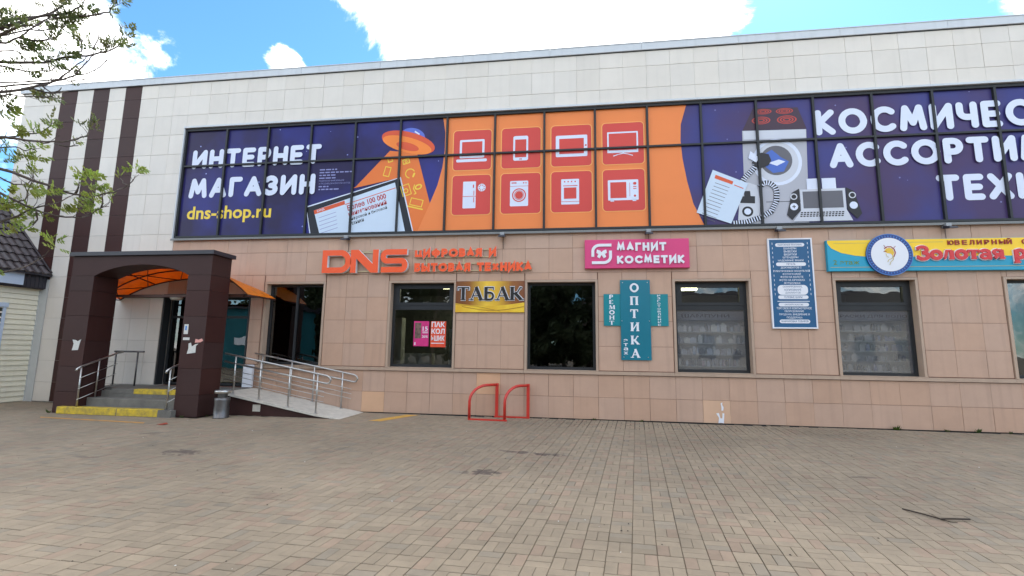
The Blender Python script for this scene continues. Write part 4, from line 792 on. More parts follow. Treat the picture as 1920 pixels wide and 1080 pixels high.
def rail(label, y, xs_, xe):
    t = thing('ramp_handrail', label, 'handrail', (-1.5, y, 0)); zt = lambda x: rz(x) + .91
    x0 = -2.98
    MB().tube([(x0, y, zt(x0))] + [(x0 + (xe - x0) * k / 4, y, zt(x0 + (xe - x0) * k / 4)) for k in range(1, 5)] + [(xe + .07, y, zt(xe) - .04), (xe + .1, y, zt(xe) - .1), (xe + .06, y, zt(xe) - .17), (xe, y, zt(xe) - .18)] + [(x0, y, zt(x0) - .19)], .022, 10).build('top_rail', 'steel', t)
    for x in xs_: MB().tube([(x, y, rz(x)), (x, y, zt(x) - .01)], .02, 8).lathe([(.05, rz(x) + .004), (.05, rz(x) + .015), (.021, rz(x) + .016)], x, y, 12).build('post', 'steel', t)
    for k in (.36, .48, .6): MB().tube([(x0 + .02, y - .024, zt(x0) - k), (xe - .02 - .02, y - .024, zt(xe) - k)], .008, 6).build('bar', 'steel', t)
rail('stainless handrail on the outer edge of the ramp, nearest the steel bin', -1.2, (-2.68, -2.0, -1.24, -.53), -.3)
rail('stainless handrail on the wall side of the ramp, ending at the beige tiles', -.13, (-2.75, -1.9, -1.26, -.47), -.16)
# step handrails
def step_rail(label, x0):
    t = thing('step_handrail', label, 'handrail', (x0, -1.5, 0)); y0, y1 = -1.84, -.98
    MB().tube([(x0, y0 - .1, 1.0), (x0, y0 - .08, 1.05), (x0, y0, 1.1), (x0, y1, 1.42), (x0, y1 + .14, 1.44)], .022, 10).build('top_rail', 'steel', t)
    for y, z in ((y0 + .02, .165), (-1.42, .35)): MB().tube([(x0, y, z), (x0, y, z + .93 + (.02 if y < -1.6 else 0))], .018, 8).build('post', 'steel', t)
    for k in (.25, .5, .75): MB().tube([(x0 + .02, y0 - .02, 1.08 - k), (x0 + .02, y1, 1.40 - k)], .008, 6).build('bar', 'steel', t)
step_rail('short stainless handrail beside the left portico pillar', -6.2); step_rail('short stainless handrail beside the right portico pillar', -3.82)
t = thing('wall_handrail', 'plain steel handrail on the landing in front of the cream wall', 'handrail', (-6.6, -.35, .54)); MB().tube([(-7.0, -.35, 1.45), (-6.1, -.35, 1.45)], .024, 10).build('top_rail', 'steel_dull', t); MB().tube([(-6.28, -.35, .54), (-6.28, -.35, 1.44)], .02, 8).build('post', 'steel_dull', t); MB().tube([(-6.95, -.35, .54), (-6.95, -.35, 1.44)], .02, 8).build('post', 'steel_dull', t)
o = MB().box(-3.3, -3.02, -.12, -.06, .56, 1.15).build('white_board', 'sign_white', None, (-3.2, -.1, .56)); tag(o, 'plain white board leaning by the doors behind the right pillar', 'board')
# bin
bn = thing('litter_bin', 'stainless steel litter bin with an ashtray top by the right pillar', 'bin', (-2.6, -1.62, 0))
MB().lathe([(.165, .0), (.165, .02), (.155, .03), (.158, .2), (.15, .3), (.158, .4), (.158, .45), (.05, .46)], -2.6, -1.62, 28).build('body', 'steel_dull', bn); MB().lathe([(.1, .45), (.1, .54), (.16, .55), (.175, .56), (.175, .61), (.165, .625), (.02, .60)], -2.6, -1.62, 28).build('ashtray', 'steel', bn)
# bicycle rack
bk = thing('bicycle_rack', 'red painted steel bicycle rack with two rounded loops against the wall', 'bicycle rack', (3.7, -.4, 0))
for (ax, ay), (bx, by) in (((3.0, -.66), (3.56, -.1)), ((3.84, -.68), (4.33, -.11))):
    q = lambda s_: (ax + (bx - ax) * s_, ay + (by - ay) * s_); pts = [(*q(0), .03), (*q(0), .42)] + [(*q(.62 - .62 * math.cos(R_(a))), .42 + .36 * math.sin(R_(a))) for a in range(15, 91, 15)] + [(*q(1), .78)]
    MB().tube(pts, .034, 8).build('loop', 'red_paint', bk); MB().box(bx - .036, bx + .036, by - .036, by + .036, .0, .816).build('post', 'red_paint', bk)
for (ax, ay), (bx, by) in (((2.98, -.66), (3.9, -.69)), ((3.5, -.09), (4.36, -.115))):
    dd = Vector((bx - ax, by - ay, 0)).normalized(); nn = Vector((-dd.y, dd.x, 0)) * .03; a3, b3 = Vector((ax, ay, 0)), Vector((bx, by, 0)); MB().add([a3 - nn, b3 - nn, b3 + nn, a3 + nn] + [v_ + Vector((0, 0, .035)) for v_ in (a3 - nn, b3 - nn, b3 + nn, a3 + nn)], [(0, 3, 2, 1), (4, 5, 6, 7), (0, 1, 5, 4), (1, 2, 6, 5), (2, 3, 7, 6), (3, 0, 4, 7)]).build('foot_bar', 'red_paint', bk)
# painted lines on the paving
def line(pts, mt): return MB().add([(x, y, .0045) for x, y in pts], [tuple(range(len(pts)))]).build('painted_line', mt, ground)
line([(-6.45, -2.36), (-6.3, -2.47), (-3.5, -2.68), (-3.6, -2.55)], 'worn_paint'); line([(.82, -1.32), (1.12, -1.33), (1.62, -.2), (1.3, -.2)], 'fresh_line')

# ------------------------------------------------------------------ signs
sg = thing('shop_sign', 'raised orange letters with white edges on rails above the first windows', 'sign', (1.5, -.12, 3.6))
MB().box(-1.2, 1.1, -.05, -.03, 4.16, 4.19).box(-1.2, 1.1, -.05, -.03, 3.64, 3.67).box(1.3, 4.38, -.05, -.03, 3.64, 3.66).box(1.3, 4.38, -.05, -.03, 3.83, 3.85).box(1.3, 3.48, -.05, -.03, 4.0, 4.02).box(1.3, 3.48, -.05, -.03, 4.19, 4.21).build('rail', 'sign_rail', sg)
for x in (-.7, .4, 1.6, 2.6, 3.4, 4.1): MB().box(x, x + .025, -.03, -.012, 3.62, 4.2 if x < 3.5 else 3.85).build('bracket', 'sign_rail', sg)
Y0, Y1 = -.16, -.055
z0, z1 = 3.6, 4.22; t_ = .15
D_out = [(-1.24, z0), (-.68, z0)] + arc(-.72, z0 + .31, .3, .31, -90, 90, 14)[1:-1] + [(-.68, z1), (-1.24, z1)]
D_in = [(-1.09, z0 + t_), (-.72, z0 + t_)] + arc(-.74, z0 + .31, .16, .16, -90, 90, 14)[1:-1] + [(-.72, z1 - t_), (-1.09, z1 - t_)]
m_ = MB(); m_.ring(D_out, D_in, Y0, Y1, 0, 1); m_.build('letter', ['sign_orange', 'sign_white'], sg)
m_ = MB(); m_.prism([(-.44, z0), (-.28, z0), (-.28, 3.98), (.14, z0), (.34, z0), (.34, z1), (.18, z1), (.18, 3.84), (-.22, z1), (-.44, z1)], Y0, Y1, 0, 1); m_.build('letter', ['sign_orange', 'sign_white'], sg)
Sp = [(1.12, z1 - t_ / 2), (.57, z1 - t_ / 2)] + arc(.57, z1 - t_ / 2 - .1175, .1, .1175, 90, 270, 8)[1:] + [(.97, 3.91)] + arc(.97, z0 + t_ / 2 + .1175, .1, .1175, 90, -90, 8) + [(.42, z0 + t_ / 2)]
L_, R__, _ = stroke_poly(Sp, t_); m_ = MB(); m_.prism([tuple(q) for q in R__] + [tuple(q) for q in L_[::-1]], Y0, Y1, 0, 1); m_.build('letter', ['sign_orange', 'sign_white'], sg)
letter_row('ЦИФРОВАЯ И', 1.31, 3.48, 4.0, 4.23, -.055, .07, .045, sg, ['sign_orange', 'sign_white'], .46); letter_row('БЫТОВАЯ ТЕХНИКА', 1.31, 4.4, 3.62, 3.85, -.055, .07, .045, sg, ['sign_orange', 'sign_white'], .46)
# golden tobacco sign
sg = thing('tobacco_sign', 'golden board with black serif lettering between the first two clear windows', 'sign', (3.3, -.05, 2.57))
bd = MB().box(2.43, 4.21, -.05, -.035, 2.57, 3.37).build('board', 'gold_dark', sg)
m_ = MB(); wv = [(2.43 + 1.78 * k / 14, 2.8 - .07 * math.sin(math.pi * k / 14 * 1.1)) for k in range(15)]; m_.flat([(2.432, 2.572), (4.208, 2.572)] + wv[::-1], -.053); m_.build('ribbon', 'gold_bright', bd)
m_ = MB(); wv2 = [(2.6 + 1.6 * k / 12, 2.72 - .1 * math.sin(math.pi * k / 12)) for k in range(13)]; strokes(m_, [(wv2, .018, 's')], -.055); strokes(m_, [([(2.44, 2.77), (3.0, 2.72), (3.6, 2.6)], .014, 's')], -.0555); m_.build('ribbon_shade', 'gold_shade', bd)
x = 2.47
for ch in 'ТАБАК': m_ = MB(); serif_letter(m_, ch, x, 2.88, .34, 1.2, -.0545, 1, grow=.035); _, ad = serif_letter(m_, ch, x, 2.88, .34, 1.2, -.078, 0); x += ad * .995; m_.build('letter', ['black_ink', 'sign_white'], bd)
for x in (3.02, 3.63): MB().tube([(x, -.045, 3.37), (x, -.04, 3.6)], .003, 5).build('wire', 'steel', sg)
# pink cosmetics sign
sg = thing('cosmetics_sign', 'bright pink sign box with white raised letters and a butterfly emblem', 'sign', (6.97, -.1, 3.66))
MB().bbox(5.72, 8.22, -.12, -.016, 3.66, 4.385, .008).build('box', 'sign_pink', sg)
m_ = MB(); yA, yB = -.145, -.121
ol = [(5.88, 3.87), (5.88, 4.1)] + arc(6.06, 4.1, .18, .17, 180, 90, 6)[1:] + [(6.37, 4.27)]; il = [(p[0] if i else p[0], p[1]) for i, p in enumerate(ol)]
strokes(m_, [([(5.915, 3.95), (5.915, 4.1)] + arc(6.08, 4.09, .165, .15, 180, 90, 6)[1:] + [(6.37, 4.24)], .07, 's')], yA, 0, yB); strokes(m_, [([(6.345, 4.1), (6.345, 3.95)] + arc(6.18, 3.95, .165, .15, 0, -90, 6)[1:] + [(5.89, 3.8)], .07, 's')], yA, 0, yB); m_.build('emblem', 'sign_white', sg)
m_ = MB(); m_.prism([(6.13, 4.0), (6.08, 3.91), (6.02, 3.95), (6.05, 4.02), (6.0, 4.05), (6.02, 4.13), (6.1, 4.1), (6.13, 4.06), (6.16, 4.1), (6.24, 4.13), (6.26, 4.05), (6.21, 4.02), (6.24, 3.95), (6.18, 3.91)][::-1], yA, yB); m_.build('butterfly', 'sign_white', sg)
letter_row('МАГНИТ', 6.5, 7.68, 4.085, 4.29, -.121, .052, .03, sg, ['sign_white', 'sign_white']); letter_row('КОСМЕТИК', 6.5, 8.09, 3.77, 3.965, -.121, .052, .03, sg, ['sign_white', 'sign_white'])
# teal optician's cross
sg = thing('optician_sign', 'teal cross-shaped optician sign with vertical white serif lettering', 'sign', (6.93, -.05, 1.43))
cb = MB().box(6.57, 7.28, -.055, -.042, 1.43, 3.375).build('upright_board', 'sign_teal_dark', sg); wl = MB().box(6.17, 6.6, -.04, -.028, 2.25, 3.03).build('side_board', 'sign_teal', sg); wr = MB().box(7.25, 7.7, -.04, -.028, 2.25, 3.025).build('side_board', 'sign_teal', sg)
for k, ch in enumerate('ОПТИКА'): m_ = MB(); _, ad = serif_letter(m_, ch, 6.8, 3.08 - .318 * k, .205, 1.15, -.057, grow=.006); m_.build('letter', 'sign_white', cb)
m_ = MB()
for k, ch in enumerate('этаж'): put_text(m_, ch, 6.63, 6.73, 1.86 - .1 * k, 1.93 - .1 * k, -.057 - .0004 * k, .02)
m_.build('lettering', 'sign_white', cb)
m_ = MB()
for k, ch in enumerate('РЕМОНТ'): serif_letter(m_, ch, 6.3, 2.915 - .128 * k, .095, 1.5, -.043 - .0003 * k, grow=.003)
m_.build('lettering', 'sign_white', wl); m_ = MB()
for k, ch in enumerate('ИЗГОТОВЛЕНИЕ'): put_text(m_, ch, 7.45, 7.52, 2.965 - .0645 * k, 3.01 - .0645 * k, -.043 - .0003 * k, .015)
m_.build('lettering', 'sign_white', wr); m_ = MB()
for x, z in ((6.63, 3.31), (7.22, 3.31), (6.6, 2.37), (7.25, 2.37), (7.2, 1.5), (6.63, 1.5)): m_.prism(ell(x, z, .012, .012, 8), -.062, -.056)
m_.build('screw', 'steel', cb)
# blue services board
sg = thing('services_board', 'tall blue board listing services in white text with rounded white bars', 'sign', (10.5, -.06, 2.21)); x0, x1, z0, z1 = 10.03, 11.01, 2.21, 4.35
MB().ring(rect(x0, x1, z0, z1), rect(x0 + .03, x1 - .03, z0 + .03, z1 - .03), -.075, -.02).build('frame', 'sign_white', sg); bd = MB().box(x0 + .03, x1 - .03, -.065, -.02, z0 + .03, z1 - .03).build('board', 'sign_blue', sg)
rows = [('b', 'НАРУЖНАЯ РЕКЛАМА', .645), ('t', 'БАННЕРЫ', .28), ('t', 'ВЫВЕСКИ', .28), ('t', 'ВИЗИТКИ', .28), ('t', 'ШТЕНДЕРЫ', .34), ('t', 'НАДОМНЫЕ ЗНАКИ', .56), ('b', 'ПЕЧАТЬ', .66), ('t', 'ДОКУМЕНТОВ С', .46), ('t', 'ЭЛЕКТРОННЫХ НОСИТЕЛЕЙ', .8), ('t', 'ФОТОГРАФИЙ', .4), ('t', 'ФОТО НА ХОЛСТЕ', .5), ('t', 'ФОТО НА КРУЖКАХ', .56), ('t', 'ФУТБОЛКАХ', .36), ('B', ('СКАНИРОВАНИЕ,', 'КОПИРОВАНИЕ', 'ДОКУМЕНТОВ'), .66), ('b', 'ГЕЛЕВЫЕ ШАРЫ', .66), ('l', '', .7), ('b', 'ОНЛАЙН-КАССЫ', .66), ('t', 'ТОРГОВОЕ И КОМПЬЮТЕРНОЕ', .76), ('t', 'ОБОРУДОВАНИЕ', .42), ('t', 'ПРОДАЖА, ВНЕДРЕНИЕ И', .66), ('t', 'ПОДДЕРЖКА', .34), ('b', 'МАРКИРОВКА ТОВАРОВ', .66)]
m_ = MB(); z = 4.24; xc = .5 * (x0 + x1); hh = {'b': .098, 't': .0735, 'B': .245, 'l': .075}
for kd, tx, wd in rows:
    h = hh[kd]
    if kd in 'bB':
        m_.flat(rrect(xc - wd / 2, xc + wd / 2, z - h + .006, z - .006, .044 if kd == 'b' else .09), -.067, 0); lines_ = [tx] if kd == 'b' else list(tx); lh = (h - .03) / len(lines_)
        for k, l in enumerate(lines_): wl_ = min(wd * .88, .033 * len(l)); put_text(m_, l, xc - wl_ / 2, xc + wl_ / 2, z - .015 - lh * (k + 1) + .014, z - .015 - lh * k - .008, -.0685, .008, 1)
    elif kd == 'l': m_.flat(rect(xc - wd / 2, xc + wd / 2, z - .055, z - .04), -.067, 0)
    else: put_text(m_, tx, xc - wd / 2, xc + wd / 2, z - h + .012, z - .01, -.067, .012, 0)
    z -= h
for k in range(12):
    for sx in (x0 + .1, x1 - .1): m_.flat(rect(sx - .005, sx + .005, 4.2 - .11 * k, 4.25 - .11 * k), -.0666, 0)
m_.build('lettering', ['sign_white', 'sign_blue_text'], bd)
# jeweller's sign
sg = thing('jeweller_sign', 'long yellow and turquoise sign with red letters and a round fish medallion', 'sign', (14, -.1, 3.54)); xe = 17.2
bd = MB().bbox(11.31, xe, -.11, -.016, 3.54, 4.275, .006).build('board', 'sign_cyan', sg)
m_ = MB(); wv = [(11.32, 4.2), (11.4, 4.08), (11.6, 3.97), (11.9, 3.9), (12.3, 3.86), (12.9, 3.86), (xe - .01, 3.86)]; m_.flat(wv + [(xe - .01, 4.268), (11.32, 4.268)], -.1125); m_.build('yellow_field', 'sign_yellow', bd)
m_ = MB(); m_.flat(rect(11.45, 13.75, 4.19, 4.2), -.1145).flat(rect(11.35, xe - .02, 3.625, 3.635), -.1145); m_.build('line', 'gold_line', bd)
m_ = MB(); put_text(m_, '2 этаж', 11.42, 11.98, 3.69, 3.8, -.113, .012); m_.build('lettering', 'sign_green', bd)
md = MB().prism(ell(12.6, 3.91, .485, .485, 48), -.15, -.111).build('medallion', 'sign_navy', sg); m_ = MB(); m_.flat(ell(12.6, 3.91, .39, .39, 44), -.153, 0)
for k in range(44):
    a = R_(k * 360 / 44); c, s_ = math.cos(a), math.sin(a); tri = [(12.6 + c * .41 - s_ * .012, 3.91 + s_ * .41 + c * .012), (12.6 + c * .41 + s_ * .012, 3.91 + s_ * .41 - c * .012), (12.6 + c * .465, 3.91 + s_ * .465)]; m_.flat(tri[::-1], -.1525, 1)
m_.ring(ell(12.6, 3.91, .485, .485, 48), ell(12.6, 3.91, .472, .472, 48), -.1528, -.1505, 1); m_.build('medallion_face', ['sign_white', 'sign_lightblue'], md)
m_ = MB(); m_.flat([(12.49, 3.98), (12.55, 3.94), (12.62, 3.93), (12.66, 3.87), (12.7, 3.95), (12.67, 4.04), (12.6, 4.07), (12.53, 4.05)], -.1545, 0); strokes(m_, [([(12.5, 4.05), (12.56, 4.09), (12.64, 4.09), (12.7, 4.03), (12.72, 3.95), (12.68, 3.86)], .022, 'r'), ([(12.49, 4.13), (12.53, 4.06)], .012, 'r'), ([(12.73, 4.1), (12.68, 4.05)], .012, 'r'), ([(12.48, 3.98), (12.53, 3.985)], .016, 'r')], -.1555, 1); strokes(m_, [([(12.66, 3.88), (12.64, 3.82), (12.57, 3.79), (12.54, 3.74)], .012, 'r'), ([(12.67, 3.87), (12.66, 3.79), (12.6, 3.73), (12.58, 3.67)], .012, 'r'), ([(12.52, 3.93), (12.53, 3.87), (12.57, 3.84)], .01, 'r')], -.159, 2); m_.build('fish', ['gold_bright', 'sign_darkred', 'gold_line'], md)
x = 13.17
for i, ch in enumerate('Золотая ры'):
    if ch == ' ': x += .16; continue
    m_ = MB(); _, ad = serif_letter(m_, ch, x, 3.79, .3, 1.22, -.135, 1, -.1145, grow=.05); serif_letter(m_, ch, x, 3.79, .3, 1.22, -.157, 0, -.13, grow=.018); m_.build('letter', ['sign_red', 'sign_white'], sg); x += ad + .005
x = 13.83
for ch in 'ЮВЕЛИРНЫЙ СА':
    if ch != ' ': m_ = MB(); put_text(m_, ch, x, x + (.1 if ch not in 'ЮЫ' else .125), 4.12, 4.225 + (.03 if ch == 'Й' else 0), -.1135, .03, ext=.015); m_.build('letter', 'sign_darkred', sg)
    x += .148
# floodlights under the band
for x, nb in ((-.61, 'above the orange letters'), (3.63, 'above the golden board'), (7.27, 'above the pink sign'), (10.28, 'above the blue board'), (13.87, 'above the yellow and turquoise sign')):
    t = thing('floodlight', 'small grey floodlight under the window band ' + nb, 'floodlight', (x, -.1, 4.5), 'floodlights under the window band')
    MB().box(x - .055, x + .055, -.17, -.016, 4.53, 4.62).build('bracket', 'lamp_grey', t); h = MB(); h.add([(x - .09, -.3, 4.47), (x + .09, -.3, 4.47), (x + .09, -.1, 4.5), (x - .09, -.1, 4.5), (x - .08, -.28, 4.52), (x + .08, -.28, 4.52), (x + .07, -.1, 4.57), (x - .07, -.1, 4.57)], [(4, 5, 6, 7), (0, 1, 5, 4), (1, 2, 6, 5), (2, 3, 7, 6), (3, 0, 4, 7), (0, 3, 2, 1)]); h.build('head', 'fascia_metal', t)
    MB().add([(x - .075, -.285, 4.468), (x + .075, -.285, 4.468), (x + .075, -.12, 4.493), (x - .075, -.12, 4.493)], [(0, 3, 2, 1)]).build('lens', 'lamp_lens', t); MB().tube([(x + .02, -.02, 4.52), (x + .02, -.02, 4.22)], .005, 5).build('cable', 'rubber', t)
# white paint daubs on the odd tile
m_ = MB(); m_.prism([(8.82, .3), (8.86, .31), (8.87, .38), (8.84, .44), (8.85, .49), (8.81, .47), (8.82, .39)], -.0185, -.0165); m_.prism([(8.74, .02), (8.8, .03), (8.86, .02), (8.88, .24), (8.84, .25), (8.83, .13), (8.79, .13), (8.76, .25), (8.7, .24), (8.76, .14)], -.0185, -.0165); m_.build('paint_daub', 'sign_white', lower)

# ------------------------------------------------------------------ low neighbour at the left
K = thing('neighbour_house', 'low house with cream plank siding and a brown metal tile roof at the left', 'house', (-11.5, -1.5, 0)); KX = -10.13
MB().box(-15.5, KX - .02, -3.4, -.02, 0, 3.4).build('wall', 'siding', K)
z = .02
while z < 3.18: 
    m_ = MB(); m_.add([(KX - .02, -3.4, z), (KX + .024, -3.4, z), (KX + .0, -3.4, z + .136), (KX - .02, -3.4, z + .136), (KX - .02, -.05, z), (KX + .024, -.05, z), (KX + .0, -.05, z + .136), (KX - .02, -.05, z + .136)], [(0, 1, 2, 3), (7, 6, 5, 4), (1, 5, 6, 2), (0, 4, 5, 1), (2, 6, 7, 3)]); m_.build('plank', 'siding', K); z += .143
MB().box(KX - .03, KX + .04, -.05, -.018, 0, 3.25).box(KX + .04, -9.86, -.034, -.018, 0, 3.5).build('corner_board', 'grey_board', K)
wn = MB().box(KX + .013, KX + .06, -1.9, -.76, 2.62, 2.74).box(KX + .013, KX + .04, -.86, -.79, 1.3, 2.62).build('window', 'pale_blue', K); MB().box(KX - .005, KX + .016, -1.9, -.86, 1.3, 2.62).build('pane', 'tinted_glass', wn)
# eaves: corrugated fascia, pale board, then metal tiles climbing away to the left
m_ = MB(); y = -3.4
while y < -.06: m_.box(KX + .16, KX + .19, y, y + .07, 3.22, 3.62).box(KX + .165, KX + .2, y + .07, y + .1, 3.22, 3.62); y += .1
m_.box(KX - .3, KX + .16, -3.4, -.06, 3.2, 3.24).build('fascia', 'fascia_metal', K); MB().box(KX + .201, KX + .22, -2.2, -.62, 3.26, 3.66).build('fascia_board', 'pale_blue', K)
sl_ = Vector((-2.3, 0, 2.46)).normalized(); E0 = Vector((KX + .3, 0, 3.66)); nrm = Vector((sl_.z, 0, -sl_.x))
def tile_mesh():
    m_ = MB(); n = 8; wv = lambda t: .035 * (.5 - .5 * math.cos(2 * math.pi * t)); rows_ = [(0, .035), (.06, .028), (.2, .012), (.36, 0.0)]
    vs = []
    for s_, lift in rows_:
        for k in range(n + 1): p = sl_ * s_ + nrm * (lift + wv(k / n)) + Vector((0, -.2 * k / n, 0)); vs.append(p)
    for k in range(n + 1): p = nrm * (-.005 + wv(k / n)) + Vector((0, -.2 * k / n, 0)); vs.append(p)
    fs = [(i * (n + 1) + k, (i + 1) * (n + 1) + k, (i + 1) * (n + 1) + k + 1, i * (n + 1) + k + 1) for i in range(3) for k in range(n)] + [(4 * (n + 1) + k, k, k + 1, 4 * (n + 1) + k + 1) for k in range(n)]
    return m_.add(vs, fs).mesh('roof_tile', 'roof_metal')
tm = tile_mesh(); of = OFF[K.name]; roof = MB().add([E0 + Vector((0, -3.5, -.01)), E0 + Vector((0, -.04, -.01)), E0 + sl_ * 4.4 + Vector((0, -.04, -.01)), E0 + sl_ * 4.4 + Vector((0, -3.5, -.01)), Vector((-16, -3.5, 3.5)), Vector((-16, -.04, 3.5))], [(0, 1, 2, 3), (3, 2, 5, 4), (0, 3, 4), (1, 5, 2), (0, 4, 5, 1)]).build('roof', 'fascia_metal', K)
for r_ in range(13):
    for c_ in range(17):
        p = E0 + sl_ * (.35 * r_ - .05) + Vector((0, -.04 - .2 * c_, 0)); o = bpy.data.objects.new('roof_tile', tm); COL.objects.link(o); o.parent = roof; o.location = p - Vector(of)
MB().box(E0.x - .02, E0.x + .03, -3.5, -.02, 3.58, 3.66).build('eave_trim', 'fascia_metal', roof)
MB().tube([E0 + Vector((0, -.035, .05)), E0 + sl_ * 4.4 + Vector((0, -.035, .05))], .03, 6).build('verge_trim', 'roof_metal', roof)
# ------------------------------------------------------------------ tree reaching in from the left
BR= [(14,[[0.061,-8.426,4.267],[0.328,-8.346,4.427],[0.398,-8.287,4.513],[0.476,-8.232,4.6],[0.555,-8.197,4.657],[0.501,-8.081,4.803],[0.516,-8.025,4.915],[0.579,-8.027,4.984]]),(11,[[0.061,-8.415,4.184],[0.317,-8.332,4.377],[0.488,-8.315,4.46],[0.555,-8.247,4.506],[0.521,-8.145,4.66],[0.535,-8.137,4.715]]),(8,[[0.415,-8.047,4.788],[0.459,-7.984,4.842],[0.499,-7.938,4.91],[0.578,-7.947,4.938],[0.475,-7.838,5.098],[0.446,-7.801,5.177]]),(8,[[-0.071,-8.333,4.205],[0.23,-8.268,4.352],[0.292,-8.253,4.358],[0.396,-8.242,4.412],[0.321,-8.13,4.583],[0.463,-8.148,4.614],[0.429,-8.059,4.744]]),(7,[[0.483,-8.073,4.736],[0.47,-7.988,4.804],[0.54,-7.933,4.845],[0.679,-7.943,4.834],[0.778,-7.917,4.867],[0.761,-7.806,4.978],[0.823,-7.833,5.017],[0.741,-7.761,5.146],[0.731,-7.734,5.196]]),(5,[[0.406,-8.185,4.534],[0.454,-8.133,4.557],[0.439,-8.045,4.632],[0.478,-8.007,4.695]]),(6,[[0.456,-8.28,4.372],[0.377,-8.128,4.461],[0.512,-8.137,4.448],[0.41,-7.988,4.581],[0.527,-8.02,4.606]]),(9,[[-0.204,-8.251,4.216],[0.096,-8.161,4.242],[0.38,-8.173,4.207],[0.368,-8.01,4.315],[0.409,-7.966,4.362],[0.498,-7.943,4.408],[0.609,-7.906,4.441],[0.603,-7.779,4.542],[0.703,-7.751,4.584],[0.697,-7.661,4.687],[0.7,-7.616,4.774],[0.681,-7.592,4.884],[0.604,-7.542,5.002]]),(5,[[0.18,-8.389,4.224],[0.199,-8.239,4.292],[0.26,-8.19,4.326],[0.266,-8.109,4.341],[0.355,-8.103,4.298]]),(6,[[0.18,-8.37,4.091],[0.192,-8.217,4.162],[0.255,-8.141,4.172],[0.409,-8.111,4.152],[0.446,-8.015,4.215],[0.339,-7.895,4.347]]),(10,[[0.059,-8.356,3.755],[0.306,-8.256,3.869],[0.391,-8.158,3.946],[0.44,-8.079,4.03],[0.491,-8.02,4.094],[0.549,-7.99,4.146],[0.509,-7.899,4.281],[0.473,-7.808,4.428],[0.537,-7.783,4.527]]),(5,[[0.428,-7.976,4.126],[0.435,-7.881,4.214],[0.473,-7.808,4.308],[0.582,-7.794,4.326],[0.653,-7.749,4.411],[0.609,-7.623,4.609]]),(4,[[0.434,-7.868,4.23],[0.465,-7.835,4.224],[0.388,-7.682,4.342],[0.428,-7.64,4.401]]),(4,[[0.539,-7.858,4.28],[0.533,-7.808,4.39],[0.428,-7.674,4.566],[0.443,-7.647,4.637]]),(3,[[0.565,-7.757,4.622],[0.48,-7.671,4.761],[0.468,-7.651,4.871]]),(3,[[0.433,-7.805,4.537],[0.449,-7.773,4.593],[0.388,-7.738,4.703],[0.362,-7.703,4.784]]),(5,[[0.369,-8.057,4.018],[0.42,-8.009,4.011],[0.415,-7.921,4.047],[0.347,-7.762,4.171]]),(3,[[0.458,-8.054,4.038],[0.412,-7.967,4.045],[0.338,-7.86,4.088]]),(3,[[0.423,-7.909,4.07],[0.414,-7.87,4.14]]),(4,[[0.381,-8.236,3.859],[0.361,-8.101,3.912],[0.456,-8.064,3.924],[0.436,-7.988,3.966],[0.519,-8.01,3.959]]),(9,[[0.236,-8.374,3.446],[0.33,-8.217,3.456],[0.475,-8.24,3.43],[0.535,-8.164,3.441],[0.553,-8.088,3.468],[0.599,-7.992,3.51],[0.708,-7.951,3.53],[0.625,-7.824,3.611],[0.708,-7.808,3.643],[0.673,-7.768,3.726]]),(4,[[0.293,-8.122,3.508],[0.41,-8.116,3.527],[0.467,-8.074,3.553],[0.428,-7.965,3.64],[0.437,-7.933,3.696],[0.411,-7.903,3.778]]),(3,[[0.394,-7.977,3.525],[0.387,-7.926,3.53],[0.41,-7.876,3.58]]),(3,[[0.433,-7.87,3.558],[0.615,-7.887,3.505],[0.614,-7.8,3.557]]),(4,[[0.137,-8.189,3.362],[0.239,-8.146,3.392],[0.348,-8.106,3.416],[0.387,-8.069,3.393],[0.515,-8.1,3.392],[0.45,-8.016,3.41]]),(9,[[0.249,-8.365,3.189],[0.332,-8.181,3.174],[0.496,-8.12,3.122],[0.674,-8.065,3.061],[0.774,-8.006,3.02],[0.764,-7.881,3.026],[0.882,-7.876,3.019],[0.856,-7.753,3.056],[0.975,-7.708,3.097],[0.944,-7.577,3.198],[1.02,-7.573,3.268],[0.979,-7.519,3.339]]),(6,[[0.644,-7.789,3.062],[0.734,-7.838,3.11],[0.589,-7.723,3.215]]),(8,[[0.246,-8.28,2.569],[0.306,-8.101,2.709],[0.392,-8.034,2.78],[0.453,-7.982,2.859],[0.537,-7.922,2.914],[0.555,-7.829,2.983],[0.538,-7.707,3.094]]),(7,[[0.248,-8.344,3.034],[0.327,-8.15,2.963],[0.533,-8.156,2.875],[0.474,-7.979,2.859],[0.63,-7.97,2.814],[0.619,-7.819,2.827],[0.797,-7.839,2.805],[0.754,-7.708,2.879],[0.856,-7.706,2.946],[0.831,-7.613,2.994]]),(5,[[0.074,-8.166,3.131],[0.213,-8.093,3.132],[0.399,-8.11,3.054],[0.326,-7.96,3.113],[0.302,-7.906,3.19],[0.252,-7.871,3.344]]),(4,[[0.785,-7.648,2.966],[0.801,-7.656,3.045],[0.694,-7.581,3.145]]),(4,[[0.434,-8.031,2.93],[0.401,-8.001,3.018],[0.408,-7.978,3.148]]),(4,[[0.613,-8.058,2.809],[0.516,-7.97,2.763],[0.338,-7.881,2.738]]),(5,[[0.198,-8.124,2.209],[0.324,-8.052,2.245],[0.405,-8.003,2.284],[0.417,-7.922,2.336],[0.384,-7.858,2.375],[0.417,-7.791,2.47],[0.512,-7.812,2.52]]),(3,[[1.062,-7.637,3.183],[0.925,-7.59,3.241],[0.864,-7.566,3.301]])]
